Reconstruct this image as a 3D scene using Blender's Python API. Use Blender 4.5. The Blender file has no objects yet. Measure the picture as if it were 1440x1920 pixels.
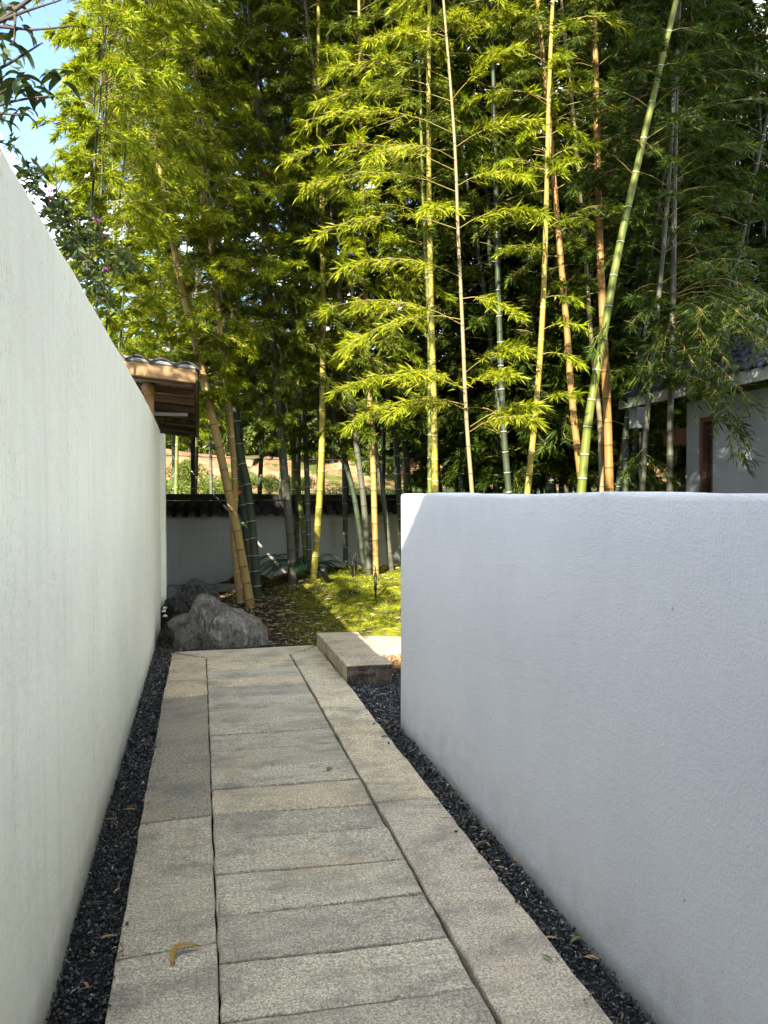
import bpy, bmesh, math, random
import numpy as np
from mathutils import Vector, Matrix, noise

random.seed(7)
R = np.random.default_rng(11)
rad = math.radians
scene = bpy.context.scene
col = scene.collection

# ------------------------------------------------------------------ camera
FPX, HORIZON, YAW, EYE = 1450.0, 928.0, rad(13.38), 1.60
PITCH = math.atan((960 - HORIZON) / FPX)
cam_d = bpy.data.cameras.new('camera')
cam_d.sensor_width = 36.0
cam_d.lens = 36.0 * FPX / 1920.0
cam_d.clip_start, cam_d.clip_end = 0.05, 2000
cam = bpy.data.objects.new('camera', cam_d)
cam.location = (0, 0, EYE)
cam.rotation_euler = (rad(90) - PITCH, 0, -YAW)
col.objects.link(cam)
scene.camera = cam

# ------------------------------------------------------------------ sky, sun, exposure
SUN_TRAVEL = Vector((0.48, 0.80, -0.54)).normalized()
sun_el = math.asin(-SUN_TRAVEL.z)
sun_az = math.atan2(-SUN_TRAVEL.x, -SUN_TRAVEL.y)        # from +Y clockwise towards +X
world = bpy.data.worlds.new('World')
scene.world = world
world.use_nodes = True
wt = world.node_tree
wt.nodes.clear()
wo = wt.nodes.new('ShaderNodeOutputWorld')
bg = wt.nodes.new('ShaderNodeBackground')
sky = wt.nodes.new('ShaderNodeTexSky')
sky.sky_type = 'NISHITA'
sky.sun_disc = False
sky.sun_elevation = sun_el
sky.sun_rotation = sun_az
sky.air_density, sky.dust_density, sky.ozone_density = 1.0, 0.4, 2.0
bg.inputs['Strength'].default_value = 0.068
tc = wt.nodes.new('ShaderNodeTexCoord')
cn = wt.nodes.new('ShaderNodeTexNoise')
cn.inputs['Scale'].default_value = 3.2
cn.inputs['Detail'].default_value = 7
cn.inputs['Roughness'].default_value = 0.58
cmap = wt.nodes.new('ShaderNodeMapping')
cmap.inputs['Scale'].default_value = (1, 1, 2.2)
cmap.inputs['Location'].default_value = (4.4, 0.3, 0.9)
cr = wt.nodes.new('ShaderNodeValToRGB')
cr.color_ramp.elements[0].position, cr.color_ramp.elements[1].position = 0.46, 0.72
cmix = wt.nodes.new('ShaderNodeMix')
cmix.data_type = 'RGBA'
cmix.inputs['B'].default_value = (26.0, 26.2, 26.8, 1)
wt.links.new(tc.outputs['Generated'], cmap.inputs['Vector'])
wt.links.new(cmap.outputs['Vector'], cn.inputs['Vector'])
wt.links.new(cn.outputs['Fac'], cr.inputs['Fac'])
wt.links.new(cr.outputs['Color'], cmix.inputs['Factor'])
wt.links.new(sky.outputs['Color'], cmix.inputs['A'])
wt.links.new(cmix.outputs['Result'], bg.inputs['Color'])
wt.links.new(bg.outputs['Background'], wo.inputs['Surface'])

sun_d = bpy.data.lights.new('sun', 'SUN')
sun_d.energy = 3.3
sun_d.angle = rad(0.53)
sun_d.color = (1.0, 0.93, 0.80)
sun = bpy.data.objects.new('sun', sun_d)
sun.rotation_euler = SUN_TRAVEL.to_track_quat('-Z', 'Y').to_euler()
sun.location = (-10, -20, 20)
col.objects.link(sun)

vs = scene.view_settings
vs.view_transform = 'Standard'
vs.look = 'None'
vs.exposure = 2.92
vs.gamma = 1.0
vs.use_curve_mapping = False
scene.cycles.max_bounces = 8
scene.cycles.diffuse_bounces = 4
scene.cycles.transparent_max_bounces = 8
scene.cycles.use_denoising = True

# ------------------------------------------------------------------ pixel helpers (photo pixels, 1440 x 1920)
CR = cam.rotation_euler.to_matrix()
C_R, C_U, C_F = CR @ Vector((1, 0, 0)), CR @ Vector((0, 1, 0)), CR @ Vector((0, 0, -1))


def pix(X, Y, d):
    """World point seen at photo pixel X, Y at a distance d in front of the camera."""
    return Vector((0, 0, EYE)) + d * (C_F + C_R * ((X - 720) / FPX) + C_U * ((960 - Y) / FPX))


def ground(X, Y, z=0.0):
    r = C_F + C_R * ((X - 720) / FPX) + C_U * ((960 - Y) / FPX)
    return Vector((0, 0, EYE)) + r * ((z - EYE) / r.z)


# ------------------------------------------------------------------ object helpers
def tag(o, label=None, cat=None, group=None, kind=None):
    if label: o['label'] = label
    if cat: o['category'] = cat
    if group: o['group'] = group
    if kind: o['kind'] = kind
    return o


def empty(name, loc=(0, 0, 0), label=None, cat=None, group=None, kind=None, rz=0.0):
    o = bpy.data.objects.new(name, None)
    o.empty_display_size = 0.1
    o.location = loc
    o.rotation_euler = (0, 0, rz)
    col.objects.link(o)
    return tag(o, label, cat, group, kind)


def link(name, me, mat=None, parent=None, world=True, smooth=False):
    """Links a mesh; with world=True its coordinates are world ones even under a parent."""
    o = bpy.data.objects.new(name, me)
    if mat is not None and len(me.materials) == 0:
        for m in (mat if isinstance(mat, (list, tuple)) else [mat]):
            me.materials.append(m)
    col.objects.link(o)
    if parent is not None:
        o.parent = parent
        if world:
            o.matrix_parent_inverse = Matrix.LocRotScale(parent.location, parent.rotation_euler, parent.scale).inverted()
    if smooth:
        me.polygons.foreach_set('use_smooth', [True] * len(me.polygons))
    return o


def np_mesh(name, verts, faces):
    """verts (n,3), faces (m,k) all of k corners."""
    verts = np.asarray(verts, dtype=np.float32).reshape(-1, 3)
    faces = np.asarray(faces, dtype=np.int32)
    m, k = faces.shape
    me = bpy.data.meshes.new(name)
    me.vertices.add(len(verts))
    me.vertices.foreach_set('co', verts.ravel())
    me.loops.add(m * k)
    me.loops.foreach_set('vertex_index', faces.ravel())
    me.polygons.add(m)
    me.polygons.foreach_set('loop_start', np.arange(0, m * k, k, dtype=np.int32))
    me.update(calc_edges=True)
    return me


def bm_mesh(name, bm):
    bmesh.ops.recalc_face_normals(bm, faces=bm.faces)
    me = bpy.data.meshes.new(name)
    bm.to_mesh(me)
    bm.free()
    return me


def box_bm(bm, lo, hi, bevel=0.0, seg=2):
    r = bmesh.ops.create_cube(bm, size=1.0)
    vs_ = r['verts']
    for v in vs_:
        v.co = Vector([(lo[i] + hi[i]) / 2 + v.co[i] * (hi[i] - lo[i]) for i in range(3)])
    if bevel:
        es = list({e for v in vs_ for e in v.link_edges})
        bmesh.ops.bevel(bm, geom=es, offset=bevel, segments=seg, affect='EDGES', profile=0.6)
    return bm


def box(name, lo, hi, mat, parent=None, bevel=0.0, world=True):
    bm = bmesh.new()
    box_bm(bm, lo, hi, bevel)
    return link(name, bm_mesh(name, bm), mat, parent, world)


def tube_arrays(pts, radii, sides=8, cap=True):
    pts = np.asarray([tuple(p) for p in pts], dtype=float)
    n = len(pts)
    radii = np.broadcast_to(np.asarray(radii, dtype=float), (n,))
    tan = np.gradient(pts, axis=0)
    tan /= np.linalg.norm(tan, axis=1, keepdims=True) + 1e-9
    ref = np.array([0.0, 0, 1.0]) if abs(tan[0][2]) < 0.8 else np.array([1.0, 0, 0])
    a = np.cross(tan, ref); a /= np.linalg.norm(a, axis=1, keepdims=True) + 1e-9
    b = np.cross(tan, a)
    th = np.linspace(0, 2 * math.pi, sides, endpoint=False)
    V = pts[:, None] + radii[:, None, None] * (a[:, None] * np.cos(th)[None, :, None] + b[:, None] * np.sin(th)[None, :, None])
    V = V.reshape(-1, 3)
    i = np.arange(n - 1)[:, None] * sides
    j = np.arange(sides)[None]
    j2 = (j + 1) % sides
    F = np.stack([i + j, i + j2, i + sides + j2, i + sides + j], -1).reshape(-1, 4)
    return V, F


def tube(name, pts, radii, mat, parent=None, sides=8, world=True):
    V, F = tube_arrays(pts, radii, sides)
    me = np_mesh(name, V, F)
    bm = bmesh.new(); bm.from_mesh(me)
    for k in (0, (len(pts) - 1) * sides):
        bm.verts.ensure_lookup_table()
        try: bm.faces.new([bm.verts[k + q] for q in range(sides)])
        except ValueError: pass
    bmesh.ops.recalc_face_normals(bm, faces=bm.faces)
    bm.to_mesh(me); bm.free()
    return link(name, me, mat, parent, world, smooth=True)


def fbm(p, s, o=4):
    return noise.fractal(Vector(p) * s, 1.0, 2.0, o, noise_basis='PERLIN_ORIGINAL')


# ------------------------------------------------------------------ materials
class NT:
    def __init__(self, name):
        self.m = bpy.data.materials.new(name)
        self.m.use_nodes = True
        self.t = self.m.node_tree
        self.b = self.t.nodes['Principled BSDF']
        self.out = self.t.nodes['Material Output']

    def n(self, kind, **kw):
        x = self.t.nodes.new('ShaderNode' + kind)
        for k, v in kw.items():
            if k in x.inputs: x.inputs[k].default_value = v
            else: setattr(x, k, v)
        return x

    def l(self, a, b): self.t.links.new(a, b); return b

    def coord(self, kind='Object', scale=(1, 1, 1)):
        t = self.n('TexCoord'); mp = self.n('Mapping')
        mp.inputs['Scale'].default_value = scale
        self.l(t.outputs[kind], mp.inputs['Vector'])
        return mp.outputs['Vector']

    def noise(self, scale, detail=4, rough=0.55, vec=None, dist=0.0):
        x = self.n('TexNoise')
        x.inputs['Scale'].default_value = scale
        x.inputs['Detail'].default_value = detail
        x.inputs['Roughness'].default_value = rough
        x.inputs['Distortion'].default_value = dist
        self.l(vec if vec is not None else self.coord(), x.inputs['Vector'])
        return x.outputs['Fac']

    def ramp(self, fac, stops):
        x = self.n('ValToRGB')
        e = x.color_ramp.elements
        while len(e) < len(stops): e.new(0.5)
        for q, (p, c) in zip(e, stops):
            q.position = p
            q.color = (c, c, c, 1) if isinstance(c, (int, float)) else (*c, 1)
        self.l(fac, x.inputs['Fac'])
        return x.outputs['Color']

    def mix(self, fac, a, b, mode='MIX'):
        x = self.n('Mix', data_type='RGBA', blend_type=mode)
        for k, v in (('Factor', fac), ('A', a), ('B', b)):
            if isinstance(v, (int, float)): x.inputs[k].default_value = v if k == 'Factor' else (v, v, v, 1)
            elif isinstance(v, tuple): x.inputs[k].default_value = (*v, 1)
            else: self.l(v, x.inputs[k])
        return x.outputs['Result']

    def bump(self, h, strength=0.4, dist=0.01, prev=None):
        x = self.n('Bump')
        x.inputs['Strength'].default_value = strength
        x.inputs['Distance'].default_value = dist
        self.l(h, x.inputs['Height'])
        if prev is not None: self.l(prev, x.inputs['Normal'])
        return x.outputs['Normal']

    def done(self, color=None, rough=0.7, normal=None, spec=0.3):
        if color is not None:
            if isinstance(color, tuple): self.b.inputs['Base Color'].default_value = (*color, 1)
            else: self.l(color, self.b.inputs['Base Color'])
        if isinstance(rough, (int, float)): self.b.inputs['Roughness'].default_value = rough
        else: self.l(rough, self.b.inputs['Roughness'])
        self.b.inputs['Specular IOR Level'].default_value = spec
        if normal is not None: self.l(normal, self.b.inputs['Normal'])
        return self.m


def mat_plaster(name, base, coarse, streaks):
    k = NT(name)
    v = k.coord()
    big = k.noise(1.3, 5, 0.6, v)
    c = k.mix(k.ramp(big, [(0.35, 0.0), (0.7, 1.0)]), base, tuple(x * 0.93 for x in base))
    if streaks:
        sv = k.coord(scale=(6, 6, 0.45))
        st = k.noise(2.2, 6, 0.65, sv)
        c = k.mix(k.ramp(st, [(0.48, 0.0), (0.78, 0.42)]), c, (base[0] * .70, base[1] * .73, base[2] * .66))
        sp = k.noise(60, 3, 0.7, k.coord(scale=(1, 1, .5)))
        msk = k.noise(1.7, 4, 0.6, k.coord(scale=(1, 1, .6)))
        f = k.n('Math', operation='MULTIPLY')
        k.l(k.ramp(sp, [(0.56, 0.0), (0.72, 1.0)]), f.inputs[0]); k.l(k.ramp(msk, [(0.44, 0.0), (0.68, 0.75)]), f.inputs[1])
        c = k.mix(f.outputs[0], c, (0.34, 0.34, 0.30))
    else:
        st = k.noise(1.4, 5, 0.6, k.coord(scale=(1.5, 1.5, 0.5)))
        c = k.mix(k.ramp(st, [(0.5, 0.0), (0.8, 0.35)]), c, (base[0] * .82, base[1] * .84, base[2] * .86))
    sz = k.n('SeparateXYZ'); k.l(v, sz.inputs[0])
    foot = k.n('MapRange'); foot.inputs['From Min'].default_value = 0.34; foot.inputs['From Max'].default_value = -0.02
    k.l(sz.outputs['Z'], foot.inputs['Value'])
    sp2 = k.ramp(k.noise(7, 6, 0.75, v), [(0.42, 0.0), (0.68, 0.4)])
    ff = k.n('Math', operation='MULTIPLY'); k.l(foot.outputs['Result'], ff.inputs[0]); k.l(sp2, ff.inputs[1])
    c = k.mix(ff.outputs[0], c, (0.30, 0.29, 0.25))
    pit = k.n('TexVoronoi'); pit.inputs['Scale'].default_value = 5.0; k.l(v, pit.inputs['Vector'])
    c = k.mix(k.ramp(pit.outputs['Distance'], [(0.018, 0.55), (0.035, 0.0)]), c, (0.25, 0.25, 0.24))
    n0 = k.bump(k.noise(3.2, 5, 0.6, k.coord(scale=(1, 1.0, 3.4)), 0.8), 0.12 if streaks else 0.25, 0.03)
    n1 = k.bump(k.noise(coarse, 6, 0.78, v), 0.85 if not streaks else .45, 0.022 if not streaks else 0.005, n0)
    n2 = k.bump(k.noise(9, 4, 0.55, v), 0.38, 0.02, n1)
    return k.done(c, 0.88, n2, 0.15)


M = {}
M['plaster_left'] = mat_plaster('rough_cream_plaster', (0.80, 0.785, 0.645), 110, True)
M['plaster_right'] = mat_plaster('white_roughcast', (0.80, 0.812, 0.85), 90, False)
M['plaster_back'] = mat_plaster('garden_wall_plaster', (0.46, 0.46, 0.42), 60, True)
M['plaster_house'] = mat_plaster('grey_house_plaster', (0.22, 0.238, 0.25), 60, False)


def mat_granite():
    k = NT('weathered_granite')
    v = k.coord()
    oi = k.n('ObjectInfo')
    base = oi.outputs['Color']
    grain = k.noise(120, 4, 0.75, v)
    c = k.mix(k.ramp(grain, [(0.34, 0.0), (0.66, 1.0)]), k.mix(1.0, base, (0.38, 0.38, 0.37), 'MULTIPLY'), k.mix(1.0, base, (1.75, 1.75, 1.72), 'MULTIPLY'))
    mot = k.noise(62, 3, 0.8, v)
    c = k.mix(k.ramp(mot, [(0.40, 0.0), (0.62, 0.55)]), c, k.mix(1.0, c, (1.7, 1.68, 1.62), 'MULTIPLY'))
    speck = k.noise(330, 2, 0.5, v)
    c = k.mix(k.ramp(speck, [(0.62, 0.0), (0.70, 0.75)]), c, (0.07, 0.07, 0.075))
    blot = k.noise(75, 4, 0.75, v)
    c = k.mix(k.ramp(blot, [(0.52, 0.0), (0.66, 0.7)]), c, (0.13, 0.13, 0.125))
    lay = k.noise(7, 6, 0.65, k.coord(scale=(0.8, 3.0, 1)))
    c = k.mix(k.ramp(lay, [(0.50, 0.0), (0.74, 0.5)]), c, (0.16, 0.155, 0.14))
    stain = k.noise(2.6, 6, 0.68, k.coord(scale=(1, 1.4, 1)))
    c = k.mix(k.ramp(stain, [(0.47, 0.0), (0.66, 0.62)]), c, (0.125, 0.12, 0.108))
    warm = k.noise(1.7, 4, 0.55, v)
    c = k.mix(k.ramp(warm, [(0.56, 0.0), (0.74, 0.5)]), c, (0.40, 0.30, 0.18))
    moss = k.noise(3.4, 5, 0.6, v)
    c = k.mix(k.ramp(moss, [(0.58, 0.0), (0.76, 0.25)]), c, (0.19, 0.175, 0.11))
    n1 = k.bump(grain, 0.35, 0.004)
    n2 = k.bump(lay, 0.3, 0.008, n1)
    return k.done(c, 0.85, n2, 0.2)


M['granite'] = mat_granite()


def mat_rock(name, dark, mid, light, veins):
    k = NT(name)
    v = k.coord()
    c = k.ramp(k.noise(4, 10, 0.72, v, 0.8), [(0.36, dark), (0.52, mid), (0.75, light)])
    st = k.noise(5, 9, 0.75, k.coord(scale=(3.4, 1.4, 0.8)), 1.2)
    c = k.mix(k.ramp(st, [(0.52, 0.0), (0.64, veins)]), c, (0.42, 0.40, 0.36))
    c = k.mix(k.ramp(k.noise(2.2, 4, 0.6, v), [(0.55, 0.0), (0.75, 0.55)]), c, (0.22, 0.15, 0.08))
    fine = k.noise(38, 6, 0.8, v)
    c = k.mix(k.ramp(fine, [(0.42, 0.55), (0.56, 0.0)]), c, k.mix(1.0, c, (0.35, 0.35, 0.35), 'MULTIPLY'))
    c = k.mix(k.ramp(fine, [(0.56, 0.0), (0.72, 0.5)]), c, (0.38, 0.36, 0.32) if veins > .6 else (0.12, 0.115, 0.105))
    vo = k.n('TexVoronoi', feature='DISTANCE_TO_EDGE'); vo.inputs['Scale'].default_value = 3.1
    wv = k.n('VectorMath', operation='ADD'); k.l(v, wv.inputs[0])
    nz = k.n('TexNoise'); nz.inputs['Scale'].default_value = 3.0; nz.inputs['Detail'].default_value = 5; k.l(v, nz.inputs['Vector'])
    k.l(nz.outputs['Color'], wv.inputs[1]); k.l(wv.outputs['Vector'], vo.inputs['Vector'])
    ck = k.ramp(vo.outputs['Distance'], [(0.0, 1.0), (0.022, 0.0)])
    c = k.mix(ck, c, (0.02, 0.018, 0.016))
    n1 = k.bump(fine, 0.8, 0.03, k.bump(ck, -0.6, 0.02))
    n2 = k.bump(st, 0.5, 0.03, n1)
    return k.done(c, 0.75, n2, 0.3)


M['rock'] = mat_rock('boulder_stone', (0.06, 0.057, 0.052), (0.17, 0.155, 0.135), (0.36, 0.33, 0.28), 0.8)
M['rock_dark'] = mat_rock('dark_veined_stone', (0.012, 0.012, 0.012), (0.03, 0.03, 0.03), (0.07, 0.068, 0.062), 0.5)


def mat_simple(name, colr, rough=0.6, spec=0.3, nscale=None, var=0.25, bump=0.0, stretch=(1, 1, 1), metal=0.0):
    k = NT(name)
    if nscale:
        f = k.noise(nscale, 5, 0.6, k.coord(scale=stretch))
        c = k.mix(f, tuple(x * (1 - var) for x in colr), tuple(min(1, x * (1 + var)) for x in colr))
        nn = k.bump(f, bump, 0.01) if bump else None
        k.b.inputs['Metallic'].default_value = metal
        return k.done(c, rough, nn, spec)
    k.b.inputs['Metallic'].default_value = metal
    return k.done(colr, rough, None, spec)


def mat_island(name, stops, rough=0.8, spec=0.3):
    k = NT(name)
    g = k.n('NewGeometry')
    return k.done(k.ramp(g.outputs['Random Per Island'], stops), rough, None, spec)


M['gravel'] = mat_island('black_gravel_chips', [(0.0, (0.016, 0.017, 0.020)), (0.5, (0.046, 0.048, 0.053)), (0.85, (0.10, 0.104, 0.11)),
                                              (0.97, (0.17, 0.165, 0.155)), (1.0, (0.5, 0.5, 0.48))], 0.6, 0.4)
M['gravel_bed'] = mat_simple('gravel_bed', (0.014, 0.015, 0.018), 0.9, 0.2, 120, 0.6, 0.6)
M['soil'] = mat_simple('garden_soil', (0.045, 0.034, 0.022), 0.95, 0.1, 14, 0.5, 0.6)
M['litter'] = mat_island('dry_bamboo_litter', [(0.0, (0.07, 0.045, 0.02)), (0.5, (0.22, 0.15, 0.075)), (1.0, (0.45, 0.36, 0.22))], 0.7)
M['needles'] = mat_island('rusty_needles', [(0.0, (0.10, 0.045, 0.015)), (0.5, (0.28, 0.13, 0.04)), (1.0, (0.45, 0.26, 0.10))], 0.7)
M['black_metal'] = mat_simple('black_painted_metal', (0.012, 0.012, 0.012), 0.45, 0.5, 30, 0.3)
M['steel'] = mat_simple('brushed_steel', (0.32, 0.32, 0.32), 0.4, 0.5, 40, 0.4, 0.1, (1, 8, 1), 0.7)
M['bead'] = mat_simple('white_bead', (0.75, 0.75, 0.72), 0.3, 0.5, 60, 0.05)
M['tile'] = mat_simple('dark_clay_tile', (0.022, 0.021, 0.020), 0.7, 0.35, 18, 0.6, 0.3)
M['tile_house'] = mat_simple('slate_blue_roof_tile', (0.018, 0.022, 0.032), 0.38, 0.6, 22, 0.4, 0.2)
M['bark'] = mat_simple('twig_bark', (0.055, 0.042, 0.035), 0.8, 0.2, 40, 0.4, 0.5)
M['twig'] = mat_simple('bamboo_twig', (0.22, 0.17, 0.05), 0.6, 0.3, 30, 0.3)
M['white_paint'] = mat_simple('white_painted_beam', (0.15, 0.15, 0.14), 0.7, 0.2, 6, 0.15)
M['dark_wood'] = mat_simple('dark_brown_wood', (0.075, 0.032, 0.018), 0.5, 0.4, 12, 0.4, 0.2, (6, 6, 0.6))
M['glass'] = mat_simple('dark_window_glass', (0.012, 0.014, 0.016), 0.08, 0.6)
M['red'] = mat_simple('red_petal', (0.55, 0.04, 0.02), 0.5, 0.3, 20, 0.2)
M['cable'] = mat_simple('black_cable', (0.01, 0.01, 0.01), 0.6, 0.3)
M['pole'] = mat_simple('concrete_pole', (0.3, 0.29, 0.27), 0.85, 0.2, 12, 0.2)


def mat_wood(name, c1, c2):
    k = NT(name)
    w = k.noise(5, 6, 0.6, k.coord(scale=(1.2, 14, 14)), 0.8)
    c = k.ramp(w, [(0.3, c1), (0.7, c2)])
    kn = k.n('TexVoronoi'); kn.inputs['Scale'].default_value = 7
    k.l(k.coord(scale=(1, 1, 1.6)), kn.inputs['Vector'])
    c = k.mix(k.ramp(kn.outputs['Distance'], [(0.05, 0.85), (0.14, 0.0)]), c, (0.05, 0.025, 0.012))
    return k.done(c, 0.65, k.bump(w, 0.3, 0.004), 0.3)


M['wood'] = mat_wood('honey_pine', (0.16, 0.09, 0.036), (0.26, 0.16, 0.068))
M['wood_old'] = mat_wood('brown_rafter_timber', (0.05, 0.027, 0.012), (0.11, 0.062, 0.027))


def mat_leaf(name, stops, trans=0.35, rough=0.5, spec=0.18, tcol=(1.15, 1.1, 0.5)):
    k = NT(name)
    g = k.n('NewGeometry')
    oi = k.n('ObjectInfo')
    c = k.ramp(g.outputs['Random Per Island'], stops)
    hv = k.n('HueSaturation')
    mr = k.n('MapRange'); mr.inputs['To Min'].default_value = 0.8; mr.inputs['To Max'].default_value = 1.15
    k.l(oi.outputs['Random'], mr.inputs['Value'])
    k.l(mr.outputs['Result'], hv.inputs['Value']); k.l(c, hv.inputs['Color'])
    c = hv.outputs['Color']
    k.done(c, rough, None, spec)
    tr = k.n('BsdfTranslucent')
    k.l(k.mix(1.0, c, tcol, 'MULTIPLY'), tr.inputs['Color'])
    ms = k.n('MixShader'); ms.inputs['Fac'].default_value = trans
    k.l(k.b.outputs['BSDF'], ms.inputs[1]); k.l(tr.outputs['BSDF'], ms.inputs[2])
    k.l(ms.outputs['Shader'], k.out.inputs['Surface'])
    return k.m


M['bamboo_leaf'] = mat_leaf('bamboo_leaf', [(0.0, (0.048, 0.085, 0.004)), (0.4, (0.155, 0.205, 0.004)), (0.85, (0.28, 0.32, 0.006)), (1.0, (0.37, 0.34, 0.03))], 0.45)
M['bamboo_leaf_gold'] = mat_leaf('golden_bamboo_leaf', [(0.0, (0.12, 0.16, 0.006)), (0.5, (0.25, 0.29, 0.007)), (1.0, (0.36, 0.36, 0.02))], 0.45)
M['bamboo_leaf_green_shaded'] = mat_leaf('shaded_deep_green_bamboo_leaf', [(0.0, (0.012, 0.032, 0.004)), (0.5, (0.030, 0.058, 0.005)), (1.0, (0.08, 0.105, 0.008))], 0.4)  # deep green leaf, its colour darkened further to stand in for grove shade
M['bamboo_leaf_mid_shaded'] = mat_leaf('shaded_mid_green_bamboo_leaf', [(0.0, (0.020, 0.042, 0.004)), (0.5, (0.060, 0.090, 0.005)), (1.0, (0.16, 0.185, 0.010))], 0.42)  # mid green leaf, darkened so foliage behind the lit sprays reads as shaded
M['shrub_leaf'] = mat_leaf('shrub_leaf', [(0.0, (0.04, 0.07, 0.012)), (0.6, (0.10, 0.14, 0.02)), (1.0, (0.20, 0.22, 0.04))])
M['tree_leaf'] = mat_leaf('hill_tree_leaf', [(0.0, (0.025, 0.045, 0.010)), (0.6, (0.07, 0.10, 0.018)), (1.0, (0.15, 0.16, 0.03))])
M['glossy_leaf'] = mat_leaf('glossy_dark_leaf', [(0.0, (0.018, 0.035, 0.010)), (0.7, (0.04, 0.065, 0.012)), (1.0, (0.09, 0.10, 0.02))], 0.25, 0.5, 0.2)
M['palm_leaf'] = mat_leaf('fan_palm_leaflet', [(0.0, (0.012, 0.035, 0.018)), (1.0, (0.03, 0.07, 0.03))], 0.15, 0.55, 0.2)
M['pink'] = mat_leaf('pink_bract', [(0.0, (0.35, 0.05, 0.25)), (1.0, (0.6, 0.2, 0.45))], 0.3)
M['white_petal'] = mat_leaf('white_bract', [(0.0, (0.55, 0.48, 0.50)), (1.0, (0.75, 0.70, 0.70))], 0.3, tcol=(1, 1, 1))
M['moss_blade'] = mat_leaf('moss_blade', [(0.0, (0.05, 0.075, 0.006)), (0.6, (0.19, 0.21, 0.010)), (1.0, (0.30, 0.28, 0.02))], 0.3, 0.8, 0.1)
M['yellow_leaf'] = None


def mat_moss():
    k = NT('moss_ground')
    v = k.coord()
    c = k.ramp(k.noise(3.0, 7, 0.68, v), [(0.34, (0.035, 0.030, 0.012)), (0.47, (0.09, 0.105, 0.010)), (0.60, (0.21, 0.22, 0.012)), (0.8, (0.28, 0.27, 0.02))])
    # bare dark soil under the leaning bamboos on the low left of the bed
    sx = k.n('SeparateXYZ'); k.l(v, sx.inputs[0])
    mr = k.n('MapRange'); mr.inputs['From Min'].default_value = 0.9; mr.inputs['From Max'].default_value = 1.75
    k.l(sx.outputs['X'], mr.inputs['Value'])
    c = k.mix(mr.outputs['Result'], (0.035, 0.027, 0.016), c)
    n1 = k.bump(k.noise(55, 5, 0.7, v), 0.8, 0.03)
    return k.done(c, 0.95, n1, 0.08)


M['moss'] = mat_moss()


def mat_hill():
    k = NT('orange_earth_bank')
    v = k.coord()
    e = k.ramp(k.noise(0.6, 8, 0.7, k.coord(scale=(1, 1, 2.0))), [(0.3, (0.13, 0.055, 0.024)), (0.5, (0.25, 0.13, 0.065)), (0.72, (0.36, 0.24, 0.15))])
    gr = k.ramp(k.noise(1.3, 6, 0.65, v), [(0.3, (0.03, 0.05, 0.010)), (0.7, (0.085, 0.095, 0.02))])
    f = k.ramp(k.noise(0.5, 7, 0.75, v), [(0.50, 0.0), (0.57, 1.0)])
    c = k.mix(f, e, gr)
    return k.done(c, 0.95, k.bump(k.noise(2.5, 6, 0.7, v), 0.6, 0.25), 0.1)


M['hill'] = mat_hill()


def mat_grass_field():
    k = NT('field_grass')
    c = k.ramp(k.noise(1.1, 7, 0.65), [(0.3, (0.05, 0.06, 0.015)), (0.6, (0.10, 0.12, 0.025)), (0.8, (0.16, 0.15, 0.05))])
    return k.done(c, 0.95, k.bump(k.noise(20, 5, 0.7), 0.6, 0.05), 0.1)


M['field'] = mat_grass_field()


def mat_culm(name, c1, c2, blotch, bcol):
    k = NT(name)
    v = k.coord()
    c = k.mix(k.ramp(k.noise(3.0, 4, 0.6, k.coord(scale=(6, 6, 0.5))), [(0.3, 0.0), (0.7, 1.0)]), c1, c2)
    if blotch:
        b = k.noise(17, 5, 0.7, k.coord(scale=(1, 1, 0.45)))
        c = k.mix(k.ramp(b, [(0.47, 0.0), (0.66, blotch)]), c, bcol)
    return k.done(c, 0.5, k.bump(k.noise(60, 3, 0.6, k.coord(scale=(1, 1, .1))), 0.12, 0.004), 0.2)


CULM = {
    'yellow': mat_culm('culm_yellow', (0.23, 0.185, 0.022), (0.185, 0.175, 0.03), 0.45, (0.16, 0.10, 0.03)),
    'gold': mat_culm('culm_gold', (0.26, 0.18, 0.025), (0.20, 0.16, 0.03), 0.45, (0.2, 0.12, 0.03)),
    'orange': mat_culm('culm_orange', (0.25, 0.125, 0.026), (0.20, 0.11, 0.028), 0.75, (0.13, 0.085, 0.045)),
    'tan': mat_culm('culm_tan', (0.28, 0.18, 0.055), (0.215, 0.15, 0.05), 0.35, (0.16, 0.10, 0.05)),
    'beige': mat_culm('culm_beige', (0.19, 0.155, 0.075), (0.15, 0.12, 0.055), 0.4, (0.2, 0.15, 0.09)),
    'green': mat_culm('culm_green', (0.08, 0.098, 0.013), (0.105, 0.115, 0.02), 0.2, (0.1, 0.1, 0.04)),
    'grey': mat_culm('culm_grey_green', (0.052, 0.054, 0.033), (0.078, 0.075, 0.050), 0.5, (0.09, 0.09, 0.075)),
    'dark': mat_culm('culm_dark_green', (0.020, 0.032, 0.014), (0.036, 0.045, 0.02), 0.35, (0.07, 0.075, 0.06)),
}
M['node_white'] = mat_simple('white_node_bloom', (0.42, 0.43, 0.36), 0.8, 0.2, 30, 0.15)
M['node_dark'] = mat_simple('dark_node_ring', (0.06, 0.045, 0.025), 0.8, 0.2, 30, 0.3)

# ------------------------------------------------------------------ ground, sky-less far land
XL, XR = -0.475, 1.357            # faces of the two corridor walls
P0, P1, P2, P3 = -0.292, 0.052, 0.877, 1.207   # path: outer edge, long joints, outer edge
PEND = 8.13                       # far end of the path


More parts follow.
